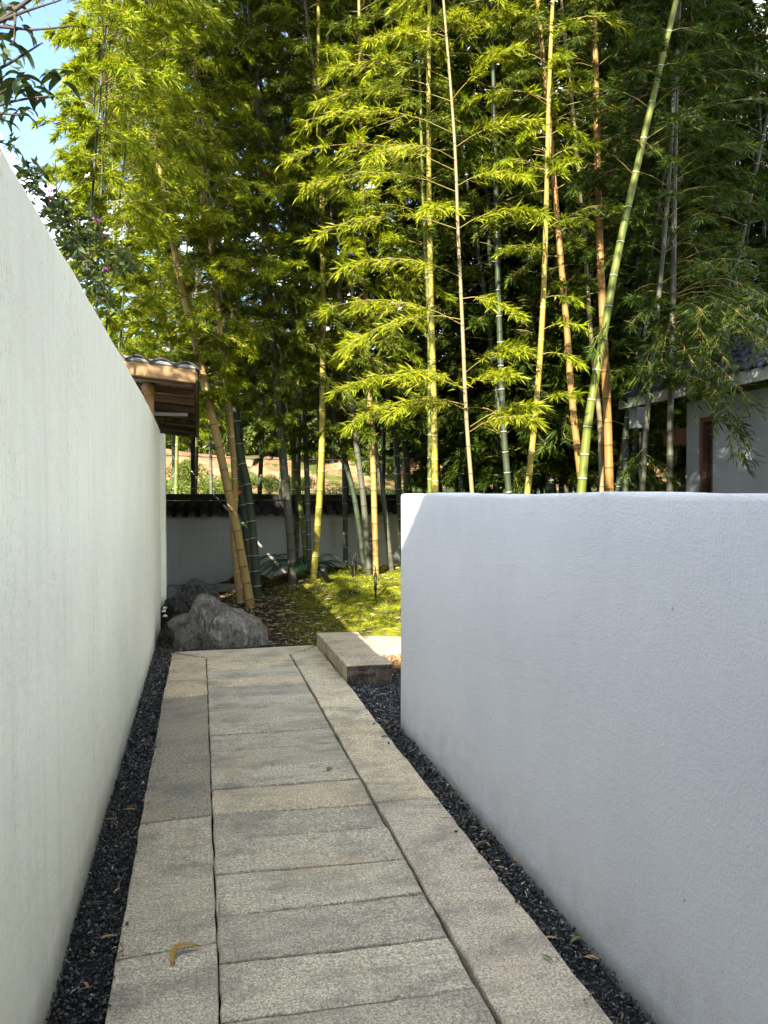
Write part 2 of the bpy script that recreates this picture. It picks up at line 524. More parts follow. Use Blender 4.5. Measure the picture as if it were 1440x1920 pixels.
def terrain_h(x, y):
    d = math.hypot(x, y)
    a = -0.12
    # field rises gently beyond the garden, then the cut bank, then the wooded hill
    t = max(0.0, min(1.0, (y - 17) / 11.0)); a += 1.95 * t * t * (3 - 2 * t)
    t = max(0.0, min(1.0, (y - 30.5 - 1.6 * math.sin(x * 0.21)) / 5.0)); a += 1.65 * t * t * (3 - 2 * t)
    t = max(0.0, (y - 37) / 100.0); a += 6 * min(1, t)
    if y > 26: a += 0.35 * fbm((x, y, 0), 0.23)
    return a


def make_ground():
    xs = np.concatenate([np.linspace(-400, -60, 8), np.linspace(-50, 70, 81), np.linspace(80, 400, 8)])
    ys = np.concatenate([np.linspace(-300, -20, 6), np.linspace(-15, 16, 12), np.linspace(17, 45, 43), np.linspace(50, 120, 12), np.linspace(160, 600, 5)])
    V = [(x, y, terrain_h(x, y)) for y in ys for x in xs]
    nx = len(xs)
    F = [(j * nx + i, j * nx + i + 1, (j + 1) * nx + i + 1, (j + 1) * nx + i) for j in range(len(ys) - 1) for i in range(nx - 1)]
    me = np_mesh('ground', V, F)
    o = link('ground', me, [M['soil'], M['field'], M['hill']], smooth=True)
    mi = []
    for j in range(len(ys) - 1):
        for i in range(nx - 1):
            y = ys[j]
            mi.append(0 if y < 15.5 else (1 if y < 29 or y > 38 else 2))
    me.polygons.foreach_set('material_index', mi)
    tag(o, kind='structure')


make_ground()

# ------------------------------------------------------------------ stone path
path = empty('path', (0, 0, 0), kind='structure')
bm = bmesh.new()
box_bm(bm, (P0 + .02, -1.5, -0.11), (P3 - .02, PEND - .03, -0.075))
link('path_bed', bm_mesh('path_bed', bm), M['gravel_bed'], path)
GREY, GREY2, BEIGE, DARKG, SAND = (0.30, 0.295, 0.265), (0.345, 0.338, 0.30), (0.41, 0.37, 0.285), (0.18, 0.178, 0.165), (0.45, 0.405, 0.31)


def stone(name, corners, zt, thick, tint, parent, jit=0.004, seg=0.09, mat=None, rough_side=0.0):
    """Hand-cut slab: outline from corners (ccw), wavering edges, worn arris."""
    out = []
    n = len(corners)
    for i in range(n):
        a, b = Vector(corners[i]), Vector(corners[(i + 1) % n])
        L = (b - a).length
        k = max(1, int(L / seg))
        nrm = Vector((-(b - a).y, (b - a).x)).normalized()
        for q in range(k):
            p = a + (b - a) * (q / k)
            if q: p = p + nrm * random.uniform(-jit, jit)
            out.append(p)
    c = sum(out, Vector((0, 0))) / len(out)
    bm = bmesh.new()
    tilt = (random.uniform(-.0016, .0016), random.uniform(-.002, .002))

    def ring(shr, z, jz=0.0, js=0.0):
        r = []
        for p in out:
            d = (c - p)
            q = p + d.normalized() * min(shr + (random.uniform(-js, js) if js else 0), d.length * .5)
            r.append(bm.verts.new((q.x, q.y, z + tilt[0] * (q.x - c.x) * 4 + tilt[1] * (q.y - c.y) * 4 + random.uniform(-jz, jz))))
        return r
    rings = [ring(0.014, zt, 0.0006), ring(0.004, zt - 0.004, 0.0015), ring(0.0, zt - 0.012, 0.002)]
    if rough_side:
        for q in range(3):
            rings.append(ring(rough_side * .6, zt - thick * (0.3 + 0.2 * q), 0.012, rough_side))
    rings.append(ring(0.006 + rough_side, zt - thick))
    bm.faces.new(rings[0])
    for r0, r1 in zip(rings, rings[1:]):
        for i in range(len(out)):
            j = (i + 1) % len(out)
            bm.faces.new((r0[i], r1[i], r1[j], r0[j]))
    me = bm_mesh(name, bm)
    o = link(name, me, mat or M['granite'], parent)
    mean = (.40, .38, .325)
    o.color = (*[(a * .85 + b * .15) * w for a, b, w in zip(tint, mean, (1.03, .955, .86))], 1)
    return o


# transverse joints read from the photograph: (left Y, right Y) along the two long joints
JL = [1233, 1246, 1258, 1272, 1289, 1309, 1329, 1353, 1379, 1409, 1443, 1481, 1526, 1576, 1640, 1719, 1806, 1917]
JR = [1226, 1238, 1250, 1265, 1281, 1299.5, 1316, 1339.5, 1364, 1391.5, 1423, 1460, 1506, 1550, 1611, 1673, 1753, 1852]
yl = [ground(388 + (y - 1233) * .0335, y).y for y in JL]
yr = [ground(543 + (y - 1225) * .561, y).y for y in JR]
yl += [yl[-1] - .30, yl[-1] - .62, yl[-1] - .93, yl[-1] - 1.25, yl[-1] - 1.6, yl[-1] - 2.0, yl[-1] - 2.4, yl[-1] - 2.8, yl[-1] - 3.2]
yr += [yr[-1] - .30, yr[-1] - .62, yr[-1] - .93, yr[-1] - 1.25, yr[-1] - 1.6, yr[-1] - 2.0, yr[-1] - 2.4, yr[-1] - 2.8, yr[-1] - 3.2]
TINT = {0: BEIGE, 1: SAND, 2: GREY2, 3: BEIGE, 4: (0.26, .258, .235), 5: GREY2, 6: (.30, .295, .25), 7: GREY2, 8: (.315, .31, .275), 9: GREY, 10: GREY2,
        11: (.37, .335, .27), 12: (.285, .278, .25), 13: (.335, .33, .295), 14: (.36, .352, .31), 15: (.285, .283, .258), 16: (.37, .365, .325)}
g = 0.0045
for i in range(len(yl) - 1):
    tint = TINT.get(i, random.choice([GREY, GREY2, GREY2]))
    dz = random.uniform(-.003, .003)
    stone('paving_stone', [(P1 + .002 + random.uniform(-.001, .002), yl[i + 1] + random.uniform(.001, .006)), (P2 - .007, yr[i + 1] + random.uniform(.001, .006)), (P2 - .007 + random.uniform(-.003, .003), yr[i] - random.uniform(.001, .006)), (P1 + .002, yl[i] - random.uniform(.001, .006))], dz, .07, tint, path, jit=.004, seg=.05)
# far transverse border stone with mitred ends
stone('border_stone', [(P1 + .004, yl[0] + g), (P2 - .004, yr[0] + g), (P3 - .02, PEND + .03), (P0 + .03, PEND - .03)], .002, .075, (.40, .375, .305), path)


def left_y(Y): return ground(260, Y).y


bl = [left_y(1312), left_y(1545), left_y(1794), left_y(1794) - 1.35, left_y(1794) - 2.7]
stone('border_stone', [(P0, bl[0] + g), (P1 - .003, bl[0] + .02 + g), (P1 - .004, yl[0] - .02), (P0 + .012, PEND - .07)], .004, .08, (.40, .345, .25), path)
stone('border_stone', [(P0, bl[1] + g), (P1 - .003, bl[1] + .02 + g), (P1 - .003, bl[0] + .02 - g), (P0, bl[0] - g)], .002, .08, (.19, .186, .168), path)
stone('border_stone', [(P0, bl[2] + g), (P1 - .003, bl[2] + .03 + g), (P1 - .003, bl[1] + .02 - g), (P0, bl[1] - g)], .001, .08, (.32, .31, .27), path)
stone('border_stone', [(P0, bl[3] + g), (P1 - .003, bl[3] + g), (P1 - .003, bl[2] + .03 - g), (P0, bl[2] - g)], -.002, .08, (.35, .345, .31), path)
stone('border_stone', [(P0, bl[4] + g), (P1 - .003, bl[4] + g), (P1 - .003, bl[3] - g), (P0, bl[3] - g)], 0, .08, GREY, path)
br = [ground(640, 1311).y, ground(755, 1500).y, ground(755, 1500).y - 1.95, ground(755, 1500).y - 3.9]
stone('border_stone', [(P2 + .005, br[0] + g), (P3, br[0] + .02 + g), (P3 - .008, PEND), (P2 + .004, yr[0] - .01)], .003, .08, (.42, .385, .30), path)
stone('border_stone', [(P2 + .006, br[1] + g), (P3 + .004, br[1] + .02 + g), (P3, br[0] + .02 - g), (P2 + .005, br[0] - g)], .003, .08, (.46, .42, .335), path)
stone('border_stone', [(P2 + .008, br[2] + g), (P3 + .006, br[2] + g), (P3 + .004, br[1] + .02 - g), (P2 + .006, br[1] - g)], .001, .08, (.37, .345, .31), path)
stone('border_stone', [(P2 + .008, br[3] + g), (P3 + .006, br[3] + g), (P3 + .006, br[2] - g), (P2 + .008, br[2] - g)], 0, .08, GREY2, path)

# the thick stepping slab beside the path's end, with a split rough edge
M['split'] = mat_rock('split_brown_stone', (0.05, 0.035, 0.025), (0.14, 0.10, 0.07), (0.26, 0.20, 0.15), 0.4)
st = stone('step_slab', [(1.215, 6.48), (1.615, 6.47), (1.635, 8.10), (1.60, 8.14), (1.20, 8.17)], .135, .17, (.375, .325, .255), None, jit=.006, rough_side=.012)
st.data.materials.append(M['split'])
for p in st.data.polygons:
    if abs(p.normal.z) < .6 and p.normal.y < -.5: p.material_index = 1
tag(st, 'thick beige stone step slab with a split rough edge beside the far end of the path', 'stone slab')
gp = 'flat paving stones beyond the step slab'
for q, lab in (([(1.70, 7.46), (2.45, 7.46), (2.45, 8.16), (1.74, 8.42)], 'sun dappled flat paving stone right behind the raised step slab'),
               ([(2.47, 7.50), (3.15, 7.5), (3.15, 8.3), (2.47, 8.2)], 'flat paving stone half hidden behind the end of the right wall')):
    o = stone('paving_slab', q, .03, .08, (.33, .29, .225), None, jit=.008)
    tag(o, lab, 'paving stone', gp)

# ------------------------------------------------------------------ the two corridor walls


def plaster_wall(name, x0, x1, y0, y1, z0, ztop, mat, amp, r=0.02, step=0.16):
    bm = bmesh.new()
    box_bm(bm, (x0, y0, z0), (x1, y1, 1.0), 0)
    # rounded arrises
    bmesh.ops.bevel(bm, geom=[e for e in bm.edges if not all(abs(v.co.z - z0) < 1e-4 for v in e.verts)], offset=r, segments=3, affect='EDGES', profile=.55)
    ny = int((y1 - y0) / step)
    for k in range(1, ny):
        bmesh.ops.bisect_plane(bm, geom=bm.verts[:] + bm.edges[:] + bm.faces[:], plane_co=(0, y0 + (y1 - y0) * k / ny, 0), plane_no=(0, 1, 0))
    nz = 10
    for k in range(1, nz):
        bmesh.ops.bisect_plane(bm, geom=bm.verts[:] + bm.edges[:] + bm.faces[:], plane_co=(0, 0, z0 + (1.0 - z0) * k / nz), plane_no=(0, 0, 1))
    for v in bm.verts:
        y = v.co.y
        top = ztop(y)
        t = (v.co.z - z0) / (1.0 - z0)
        if v.co.z > 1.0 - r - 1e-4:
            v.co.z = top - (1.0 - v.co.z)
        else:
            v.co.z = z0 + (top - r - z0) * (v.co.z - z0) / (1.0 - r - z0)
        v.co.z += amp * 1.8 * fbm((1.3 * y, 3.1, x0), 1.5) * t
        v.co.x += amp * fbm((y, v.co.z, x0 * 3), 0.9)
    me = bm_mesh(name, bm)
    o = link(name, me, mat, None, smooth=False)
    for p in me.polygons: p.use_smooth = True
    return o


def left_top(y):
    t = max(0, min(1, (y - 6.0) / 4.0))
    return 2.475 - .075 * t * t


w = plaster_wall('plaster_wall', XL - .24, XL, -2.6, 9.92, -.12, left_top, M['plaster_left'], .006)
tag(w, 'tall cream plaster wall with grey weather streaks along the left side of the path', 'wall')
w = plaster_wall('plaster_wall', XL - .26, XL + .055, 9.93, 10.22, -.12, lambda y: 2.36, M['plaster_left'], .003, .012)
tag(w, 'narrow shaded plaster pier closing the far end of the tall left wall', 'wall')
w = plaster_wall('plaster_wall', XR, XR + .26, -2.6, 5.22, -.12, lambda y: 1.606, M['plaster_right'], .005, .022)
tag(w, 'low white roughcast wall at eye height on the right of the path', 'wall')

# ------------------------------------------------------------------ gravel (stuff)


def gravel():
    areas = [(XL, P0, 1.7, 4.5, 9000), (XL, P0, 4.5, 10.6, 4200), (P3, XR + .02, 1.6, 3.4, 9000), (P3, XR + .02, 3.4, 5.3, 5500),
             (P3, 3.2, 5.2, 7.2, 4200), (P0 - .01, P0 + .05, 1.8, 8.0, 140), (P3 - .05, P3 + .01, 1.8, 6.2, 140), (P0 - .02, P0 + .45, 8.1, 10.4, 3000)]
    P, S = [], []
    for (x0, x1, y0, y1, dens) in areas:
        n = int((x1 - x0) * (y1 - y0) * dens)
        sz = 0.92 / math.sqrt(max(dens, 9000) if dens < 200 else dens)
        P.append(np.stack([R.uniform(x0, x1, n), R.uniform(y0, y1, n), R.uniform(-.040, -.014, n) if dens > 200 else np.full(n, .007)], 1))
        S.append((.4 + 1.0 * R.uniform(0, 1, n) ** 2.2) * sz * .85)
    P, S = np.concatenate(P), np.concatenate(S)
    n = len(P)
    base = np.array([(1, 0, 0), (-1, 0, 0), (0, 1, 0), (0, -1, 0), (0, 0, 1), (0, 0, -1)], float)
    V = base[None] * R.uniform(.5, 1.15, (n, 6, 1)) + R.uniform(-.3, .3, (n, 6, 3))
    V[:, :, 2] *= .75
    th = R.uniform(0, 6.28, n); c, s = np.cos(th), np.sin(th)
    X = V[:, :, 0] * c[:, None] - V[:, :, 1] * s[:, None]
    Y = V[:, :, 0] * s[:, None] + V[:, :, 1] * c[:, None]
    V = np.stack([X, Y, V[:, :, 2]], -1) * S[:, None, None] + P[:, None]
    T = np.array([(0, 2, 4), (2, 1, 4), (1, 3, 4), (3, 0, 4), (2, 0, 5), (1, 2, 5), (3, 1, 5), (0, 3, 5)])
    F = (np.arange(n)[:, None, None] * 6 + T[None]).reshape(-1, 3)
    o = link('gravel', np_mesh('gravel', V, F), M['gravel'])
    tag(o, 'black crushed gravel strips along both sides of the stone path', 'gravel', kind='stuff')


gravel()
n = 260
sx = np.where(R.uniform(0, 1, n) < .6, R.uniform(XL + .01, P0 + .03, n), R.uniform(P3 - .03, XR - .01, n))
sy = R.uniform(2.0, 8.0, n); sy = np.where(sx > P0 + .1, np.minimum(sy, 5.6 - R.uniform(0, 2.6, n)), sy)
th = R.uniform(0, 6.28, n)
LITTER = (np.stack([sx, sy, np.where((sx > P0) & (sx < P3), .007, -.006)], 1), np.stack([np.cos(th), np.sin(th), R.uniform(0, .3, n)], 1), R.uniform(.02, .055, n), R.uniform(.004, .009, n))
bm = bmesh.new()
for q in ((XL, P0 + .02, -2, 10.6), (P3 - .02, XR + .05, -2, 5.3), (P3 - .02, 3.4, 5.3, 7.3)):
    f = bm.faces.new([bm.verts.new(p) for p in ((q[0], q[2], -.05), (q[1], q[2], -.05), (q[1], q[3], -.05), (q[0], q[3], -.05))])
tag(link('gravel_ground', bm_mesh('gravel_ground', bm), M['gravel_bed']), kind='structure')


# ------------------------------------------------------------------ moss mound
def sstep(t):
    t = max(0.0, min(1.0, t)); return t * t * (3 - 2 * t)


def mound_h(x, y):
    h = .46 * sstep((x - .15) / 1.9) * sstep((y - 8.15) / 3.4) * (1 - .6 * sstep((y - 12.0) / 2.5))
    if x > 1.5: h = max(h, .34 * sstep((x - 1.7) / 1.2) * sstep((y - 5.4) / 1.6) * (0 if (x < 3.4 and y < 8.3) else 1)) if False else h
    h += .05 * fbm((x, y, .3), 1.1) * sstep((y - 8.3) / .8) + .022 * fbm((x, y, 4), 3.4) * sstep((y - 8.3) / .8)
    return h - .02


def make_mound():
    xs, ys = np.linspace(-.46, 10.5, 150), np.linspace(8.16, 15.5, 96)
    V = [(x, y, mound_h(x, y)) for y in ys for x in xs]
    nx = len(xs)
    F = [(j * nx + i, j * nx + i + 1, (j + 1) * nx + i + 1, (j + 1) * nx + i) for j in range(len(ys) - 1) for i in range(nx - 1)
         if not (ys[j] > 13.5 + (xs[i] + .57) * .27 + .2)]
    o = link('moss_mound', np_mesh('moss_mound', V, F), M['moss'], smooth=True)
    tag(o, kind='structure')


make_mound()


def blade_arrays(P, D, L, W, N=None):
    """Kite leaves: base P, unit direction D, length L, width W, up N."""
    n = len(P)
    if N is None: N = np.tile(np.array([0, 0, 1.0]), (n, 1)) + R.normal(0, .35, (n, 3))
    S = np.cross(D, N); S /= np.linalg.norm(S, axis=1, keepdims=True) + 1e-9
    U = np.cross(S, D)
    mid = P + D * (L * .42)[:, None] + U * (L * .05)[:, None]
    V = np.stack([P, mid - S * (W * .5)[:, None], P + D * L[:, None] - U * (L * .08)[:, None], mid + S * (W * .5)[:, None]], 1)
    F = np.arange(n * 4).reshape(n, 4)
    return V.reshape(-1, 3), F


def rand_dirs(n, zlo, zhi):
    th = R.uniform(0, 2 * math.pi, n); z = R.uniform(zlo, zhi, n)
    r = np.sqrt(np.maximum(0, 1 - z * z))
    return np.stack([r * np.cos(th), r * np.sin(th), z], 1)


def scatter_moss():
    n = 36000
    x = R.uniform(.2, 4.2, n); y = R.uniform(8.3, 13.2, n)
    keep = np.array([noise.noise(Vector((a * 1.7, b * 1.7, 2))) > -.25 and a > .85 + .6 * random.random() for a, b in zip(x, y)])
    x, y = x[keep], y[keep]
    z = np.array([mound_h(a, b) for a, b in zip(x, y)])
    n = len(x)
    V, F = blade_arrays(np.stack([x, y, z - .004], 1), rand_dirs(n, .25, 1), R.uniform(.02, .05, n), R.uniform(.006, .012, n), rand_dirs(n, -.3, .3))
    tag(link('moss', np_mesh('moss', V, F), M['moss_blade']), 'yellow green moss tufts covering the mound behind the step slab', 'moss', kind='stuff')
    n = 5600
    x = R.uniform(-.1, 4.5, n); y = R.uniform(8.25, 13.4, n)
    x = np.where(R.uniform(0, 1, n) < .45, R.uniform(.0, 1.7, n), x)
    z = np.array([mound_h(a, b) for a, b in zip(x, y)])
    V, F = blade_arrays(np.stack([x, y, z + .012], 1), rand_dirs(n, -.05, .3), R.uniform(.05, .13, n), R.uniform(.008, .018, n))
    tag(link('leaf_litter', np_mesh('leaf_litter', V, F), M['litter']), 'dry bamboo leaves strewn over the moss and dark soil', 'leaf litter', kind='stuff')
    V, F = blade_arrays(*LITTER)
    tag(link('leaf_litter', np_mesh('leaf_litter', V, F), M['litter']), 'small dry leaf scraps caught in the black gravel strips', 'leaf litter', kind='stuff')
    n = 1700
    x = R.uniform(1.64, 2.6, n); y = R.uniform(6.75, 7.47, n)
    V, F = blade_arrays(np.stack([x, y, R.uniform(-.02, .02, n)], 1), rand_dirs(n, -.05, .35), R.uniform(.05, .10, n), R.uniform(.005, .010, n))
    tag(link('needle_litter', np_mesh('needle_litter', V, F), M['needles']), 'rusty brown needle litter between the step slab and the right wall', 'leaf litter', kind='stuff')


scatter_moss()


# ------------------------------------------------------------------ rocks
def rock(name, outline, d, depth, mat, label, seed, rough=.06):
    """Boulder: photo outline (pixels at distance d) for its face, swelling front and back."""
    pts = [pix(X, Y, d) for X, Y in outline]
    c = sum(pts, Vector()) / len(pts)
    ex = Vector((math.cos(-YAW), math.sin(-YAW), 0)); ez = Vector((0, 0, 1)); ey = Vector((-ex.y, ex.x, 0))
    uv = [((p - c).dot(ex), (p - c).z) for p in pts]
    pol = sorted((math.atan2(v, u), math.hypot(u, v)) for u, v in uv)
    ang = np.array([a for a, r in pol]); rr = np.array([r for a, r in pol])
    nth, nph = 72, 40
    V = []
    rk = random.Random(int(seed * 10))
    cuts = []
    for _ in range(16):
        nv = (ex * rk.uniform(-1, 1) - ey * rk.uniform(.15, 1.2) + ez * rk.uniform(-.35, .9)).normalized()
        cuts.append((nv, depth * rk.uniform(.72, .95) * (1 + .75 * abs(nv.dot(ex)) + .25 * abs(nv.z))))
    for j in range(nph + 1):
        ph = math.pi * j / nph
        for i in range(nth):
            th = -math.pi + 2 * math.pi * i / nth
            r = float(np.interp(th, np.r_[ang - 2 * math.pi, ang, ang + 2 * math.pi], np.r_[rr, rr, rr]))
            s = math.sin(ph) ** .62
            q = c + ex * (math.cos(th) * r * s) + ez * (math.sin(th) * r * s) + ey * (-depth * math.copysign(abs(math.cos(ph)) ** .8, math.cos(ph)))
            p = Vector(q)
            for nv, dd in cuts:
                e = (q - c).dot(nv) - dd
                if e > 0: q = q - nv * e * .92
            p = Vector(q)
            nn = (q - c).normalized()
            f = fbm((p.x + seed, p.y, p.z), 2.6, 5) * .9 + .6 * abs(fbm((p.x, p.y + seed, p.z), 5.0, 4)) - .12
            q = q + nn * rough * f
            V.append(tuple(q))
    F = [(j * nth + i, j * nth + (i + 1) % nth, (j + 1) * nth + (i + 1) % nth, (j + 1) * nth + i) for j in range(nph) for i in range(nth)]
    me = np_mesh(name, V, F)
    bm = bmesh.new(); bm.from_mesh(me)
    bmesh.ops.remove_doubles(bm, verts=bm.verts, dist=1e-4)
    bmesh.ops.recalc_face_normals(bm, faces=bm.faces)
    bm.to_mesh(me); bm.free()
    o = link(name, me, mat, smooth=True)
    return tag(o, label, 'rock')


rock('boulder', [(340, 1228), (322, 1190), (316, 1166), (330, 1156), (350, 1151), (357, 1133), (366, 1120), (376, 1117), (392, 1123), (412, 1132), (440, 1141),
                 (466, 1153), (486, 1165), (496, 1190), (502, 1218), (480, 1232), (430, 1236), (380, 1236)], 8.45, .36, M['rock'],
     'big grey streaked boulder with a peaked top at the end of the path', 3.0, .07)
rock('boulder', [(300, 1180), (306, 1135), (330, 1112), (352, 1098), (378, 1097), (398, 1112), (412, 1128), (420, 1150), (410, 1190), (350, 1195)], 9.7, .38, M['rock_dark'],
     'dark low rock with pale veins hidden behind the big boulder', 8.0, .10)
# low pale kerb and dark soil heap along the foot of the back wall
kb = pix(330, 1108, 12.4); ke = pix(590, 1098, 12.9)
kd = (ke - kb); kd.z = 0
o = empty('stone_kerb', (kb.x, kb.y, 0), 'low grey stone kerb behind the leaning bamboos at the garden wall foot', 'kerb', rz=math.atan2(kd.y, kd.x))
for i in range(5):
    L = kd.length * 1.25 / 5
    bm = bmesh.new(); box_bm(bm, (-.7 + i * L + .006, -.12, -.1), (-.7 + (i + 1) * L - .006, .12, .155 + random.uniform(-.006, .006)), .012)
    q = link('kerb_stone', bm_mesh('kerb_stone', bm), M['granite'], o, world=False); q.color = (.2, .2, .19, 1)
rock('soil_heap', [(385, 1120), (400, 1100), (430, 1090), (470, 1086), (505, 1088), (530, 1100), (540, 1120)], 12.9, .3, M['soil'], 'dark soil heap against the foot of the garden wall', 2.2, .05)['category'] = 'soil'


# ------------------------------------------------------------------ garden wall with black tile coping
BW0, BW1 = pix(311, 1000, 13.3), pix(745, 1000, 15.5)
bdir = Vector((BW1.x - BW0.x, BW1.y - BW0.y, 0)).normalized()
bang = math.atan2(bdir.y, bdir.x)
bw = empty('garden_wall', (BW0.x, BW0.y, 0), 'low white garden wall with black tile coping behind the bamboo', 'wall', rz=bang)
S0, S1 = -3.0, 17.0
bm = bmesh.new(); box_bm(bm, (S0, 0, -.2), (S1, .22, 1.27))
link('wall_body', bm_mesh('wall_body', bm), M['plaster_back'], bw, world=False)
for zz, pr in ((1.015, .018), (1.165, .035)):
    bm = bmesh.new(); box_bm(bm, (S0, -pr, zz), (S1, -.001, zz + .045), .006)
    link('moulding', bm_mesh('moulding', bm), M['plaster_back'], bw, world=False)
bm = bmesh.new(); box_bm(bm, (S0, -.02, 1.271), (S1, .24, 1.50))
link('coping_core', bm_mesh('coping_core', bm), M['tile'], bw, world=False)
TP = .205
# barrel tile running down the slope with a round end, and the curved pan tile between


def arc_tile(name, r, up, t, y0, z0, y1, z1, cap):
    bm = bmesh.new()
    n = 6
    rows = []
    for (y, z) in ((y0, z0), (y1, z1)):
        o_, i_ = [], []
        for k in range(n + 1):
            a = math.pi * k / n
            s = 1 if up else -1
            o_.append(bm.verts.new((math.cos(a) * r, y, z + s * math.sin(a) * r)))
            i_.append(bm.verts.new((math.cos(a) * (r - t), y, z + s * math.sin(a) * (r - t))))
        rows.append((o_, i_))
    for k in range(n):
        bm.faces.new((rows[0][0][k], rows[0][0][k + 1], rows[1][0][k + 1], rows[1][0][k]))
        bm.faces.new((rows[0][1][k], rows[1][1][k], rows[1][1][k + 1], rows[0][1][k + 1]))
        bm.faces.new((rows[0][0][k], rows[0][1][k], rows[0][1][k + 1], rows[0][0][k + 1]))
    if cap:
        bm.faces.new([v for v in rows[0][1]])
    return bm_mesh(name, bm)


barrel = arc_tile('barrel_tile', .058, True, .014, -.27, 1.255, .0, 1.44, True)
barrel.materials.append(M['tile'])
pan = arc_tile('pan_tile', .070, False, .016, -.255, 1.285, .0, 1.45, False)
pan.materials.append(M['tile'])
k = 0
s = S0 + .1
while s < S1:
    for nm, me, off, dz in (('barrel_tile', barrel, 0, 0), ('pan_tile', pan, TP / 2, .0)):
        q = link(nm, me, None, bw, world=False)
        q.location = (s + off + random.uniform(-.006, .006), random.uniform(-.008, .008), random.uniform(-.006, .006) + dz)
        q.rotation_euler = (0, 0, random.uniform(-.03, .03))
    s += TP
for i in range(int((S1 - S0) / .72)):
    bm = bmesh.new(); box_bm(bm, (S0 + i * .72 + .004, -.06, 1.505), (S0 + (i + 1) * .72 - .004, .26, 1.612 + random.uniform(-.008, .008)), .02)
    link('ridge_tile', bm_mesh('ridge_tile', bm), M['tile'], bw, world=False)

# ------------------------------------------------------------------ timber roof over the left wall
pav = empty('timber_canopy', (XL, 8.2, 0), 'timber roof with honey coloured fascia board jutting out over the far left wall', 'roof')
PE = -.035                                 # eave x


def roof_z(x): return 2.794 + (PE - x) * .10        # underside of the rafters
PY0, PY1, PX0 = 8.21, 16.2, -.86


def slab_x(name, x0, x1, y0, y1, dz0, dz1, mat, bev=.006):
    bm = bmesh.new(); box_bm(bm, (x0, y0, 0), (x1, y1, 1), 0)
    for v in bm.verts: v.co.z = roof_z(v.co.x) + (dz0 if v.co.z < .5 else dz1)
    if bev: bmesh.ops.bevel(bm, geom=bm.edges[:], offset=bev, segments=2, affect='EDGES')
    return link(name, bm_mesh(name, bm), mat, pav)


slab_x('fascia_board', PX0, PE, PY0, PY0 + .055, -.045, .094, M['wood'])
slab_x('rafter', PX0, PE - .03, PY0 + .07, PY0 + .17, -.07, .0, M['wood_old'])
for y in (9.15, 9.95, 10.9, 11.9, 13.0, 14.4, 15.6):
    slab_x('rafter', PX0, PE - .03, y, y + .11, -.075, .0, M['wood_old'])
for i in range(2):                          # ceiling boards
    x1 = PE - .01 - i * .28
    slab_x('ceiling_board', x1 - .274, x1, PY0 + .046, PY1, .004, .026, M['wood_old'], .003)
slab_x('ceiling_board', PX0, PE - .01 - 2 * .28, PY0 + .046, PY1, .004, .026, M['wood_old'], .003)
bm = bmesh.new(); box_bm(bm, (PE - .005, PY0, roof_z(PE) - .02), (PE + .018, PY1, roof_z(PE) + .07), .004)
link('eave_board', bm_mesh('eave_board', bm), M['wood_old'], pav)
slab_x('fascia_board', PX0, PE, PY1 + .002, PY1 + .04, -.02, .06, M['wood'])
for x in (PE - .20, PE - .42):
    bm = bmesh.new(); box_bm(bm, (x - .03, 12.3, roof_z(x) - .085), (x + .03, 12.4, roof_z(x) - .062), .003)
    link('rafter_block', bm_mesh('rafter_block', bm), M['wood'], pav)
bm = bmesh.new(); box_bm(bm, (-.99, 10.3, -.1), (-.868, 16.2, 2.84)); link('added_shade_wall', bm_mesh('added_shade_wall', bm), M['plaster_back'], pav)  # unseen wall added to keep the sun off the garden wall
# mortar bed and curved roof tiles, wavy along the verge
NT_ = 4
for i in range(NT_):
    xa = PE + .03 - i * .235
    bm = bmesh.new()
    prof = []
    for k in range(9):
        t = k / 8
        x = xa - t * .25
        prof.append((x,   .100 + .060 * (1 - (2 * t - 1) ** 2) * (1 if i % 1 == 0 else 0) - .01))
    rows = []
    for (y) in (PY0 - .03, PY1 + .05):
        up = [bm.verts.new((x, y, roof_z(x) + z + .016 + random.uniform(-.003, .003))) for x, z in prof]
        dn = [bm.verts.new((x, y, roof_z(x) + z - .002)) for x, z in prof]
        rows.append((up, dn))
    for k in range(8):
        bm.faces.new((rows[0][0][k], rows[0][0][k + 1], rows[1][0][k + 1], rows[1][0][k]))
        bm.faces.new((rows[0][1][k], rows[1][1][k], rows[1][1][k + 1], rows[0][1][k + 1]))
        bm.faces.new((rows[0][0][k], rows[0][1][k], rows[0][1][k + 1], rows[0][0][k + 1]))
    link('roof_tile', bm_mesh('roof_tile', bm), M['tile'], pav)
mort = mat_simple('grey_mortar', (0.17, 0.17, 0.165), .9, .1, 30, .3, .4)
slab_x('mortar_bed', PX0, PE + .005, PY0 - .012, PY1 + .03, .0955, .140, mort, .008)
# round purlin, its post, and the metal light bar under the eave
pz = 2.592 - .0
V0 = Vector((-.545, 8.75, 2.76))
tube('purlin', [V0, V0 + Vector((0, .42, 0))], .066, M['wood'], pav, 14)
for y, zb in ((8.95, 2.38),):
    bm = bmesh.new(); box_bm(bm, (-.60, y - .045, zb), (-.49, y + .045, 2.705), .006)
    link('post', bm_mesh('post', bm), M['wood'], pav)
a, b = pix(283, 776, 10.3), pix(351, 776, 10.3)
lb = empty('light_bar', a, 'weathered grey metal light bar hung under the timber eave', 'lamp')
bm = bmesh.new(); box_bm(bm, (a.x - .1, a.y - .03, a.z - .02), (b.x, a.y + .03, a.z + .022), .004)
link('bar', bm_mesh('bar', bm), M['steel'], lb)
for x in (a.x + .06, b.x - .06):
    bm = bmesh.new(); box_bm(bm, (x - .008, a.y - .008, a.z + .023), (x + .008, a.y + .008, 2.80), 0)
    link('hanger', bm_mesh('hanger', bm), M['black_metal'], lb)


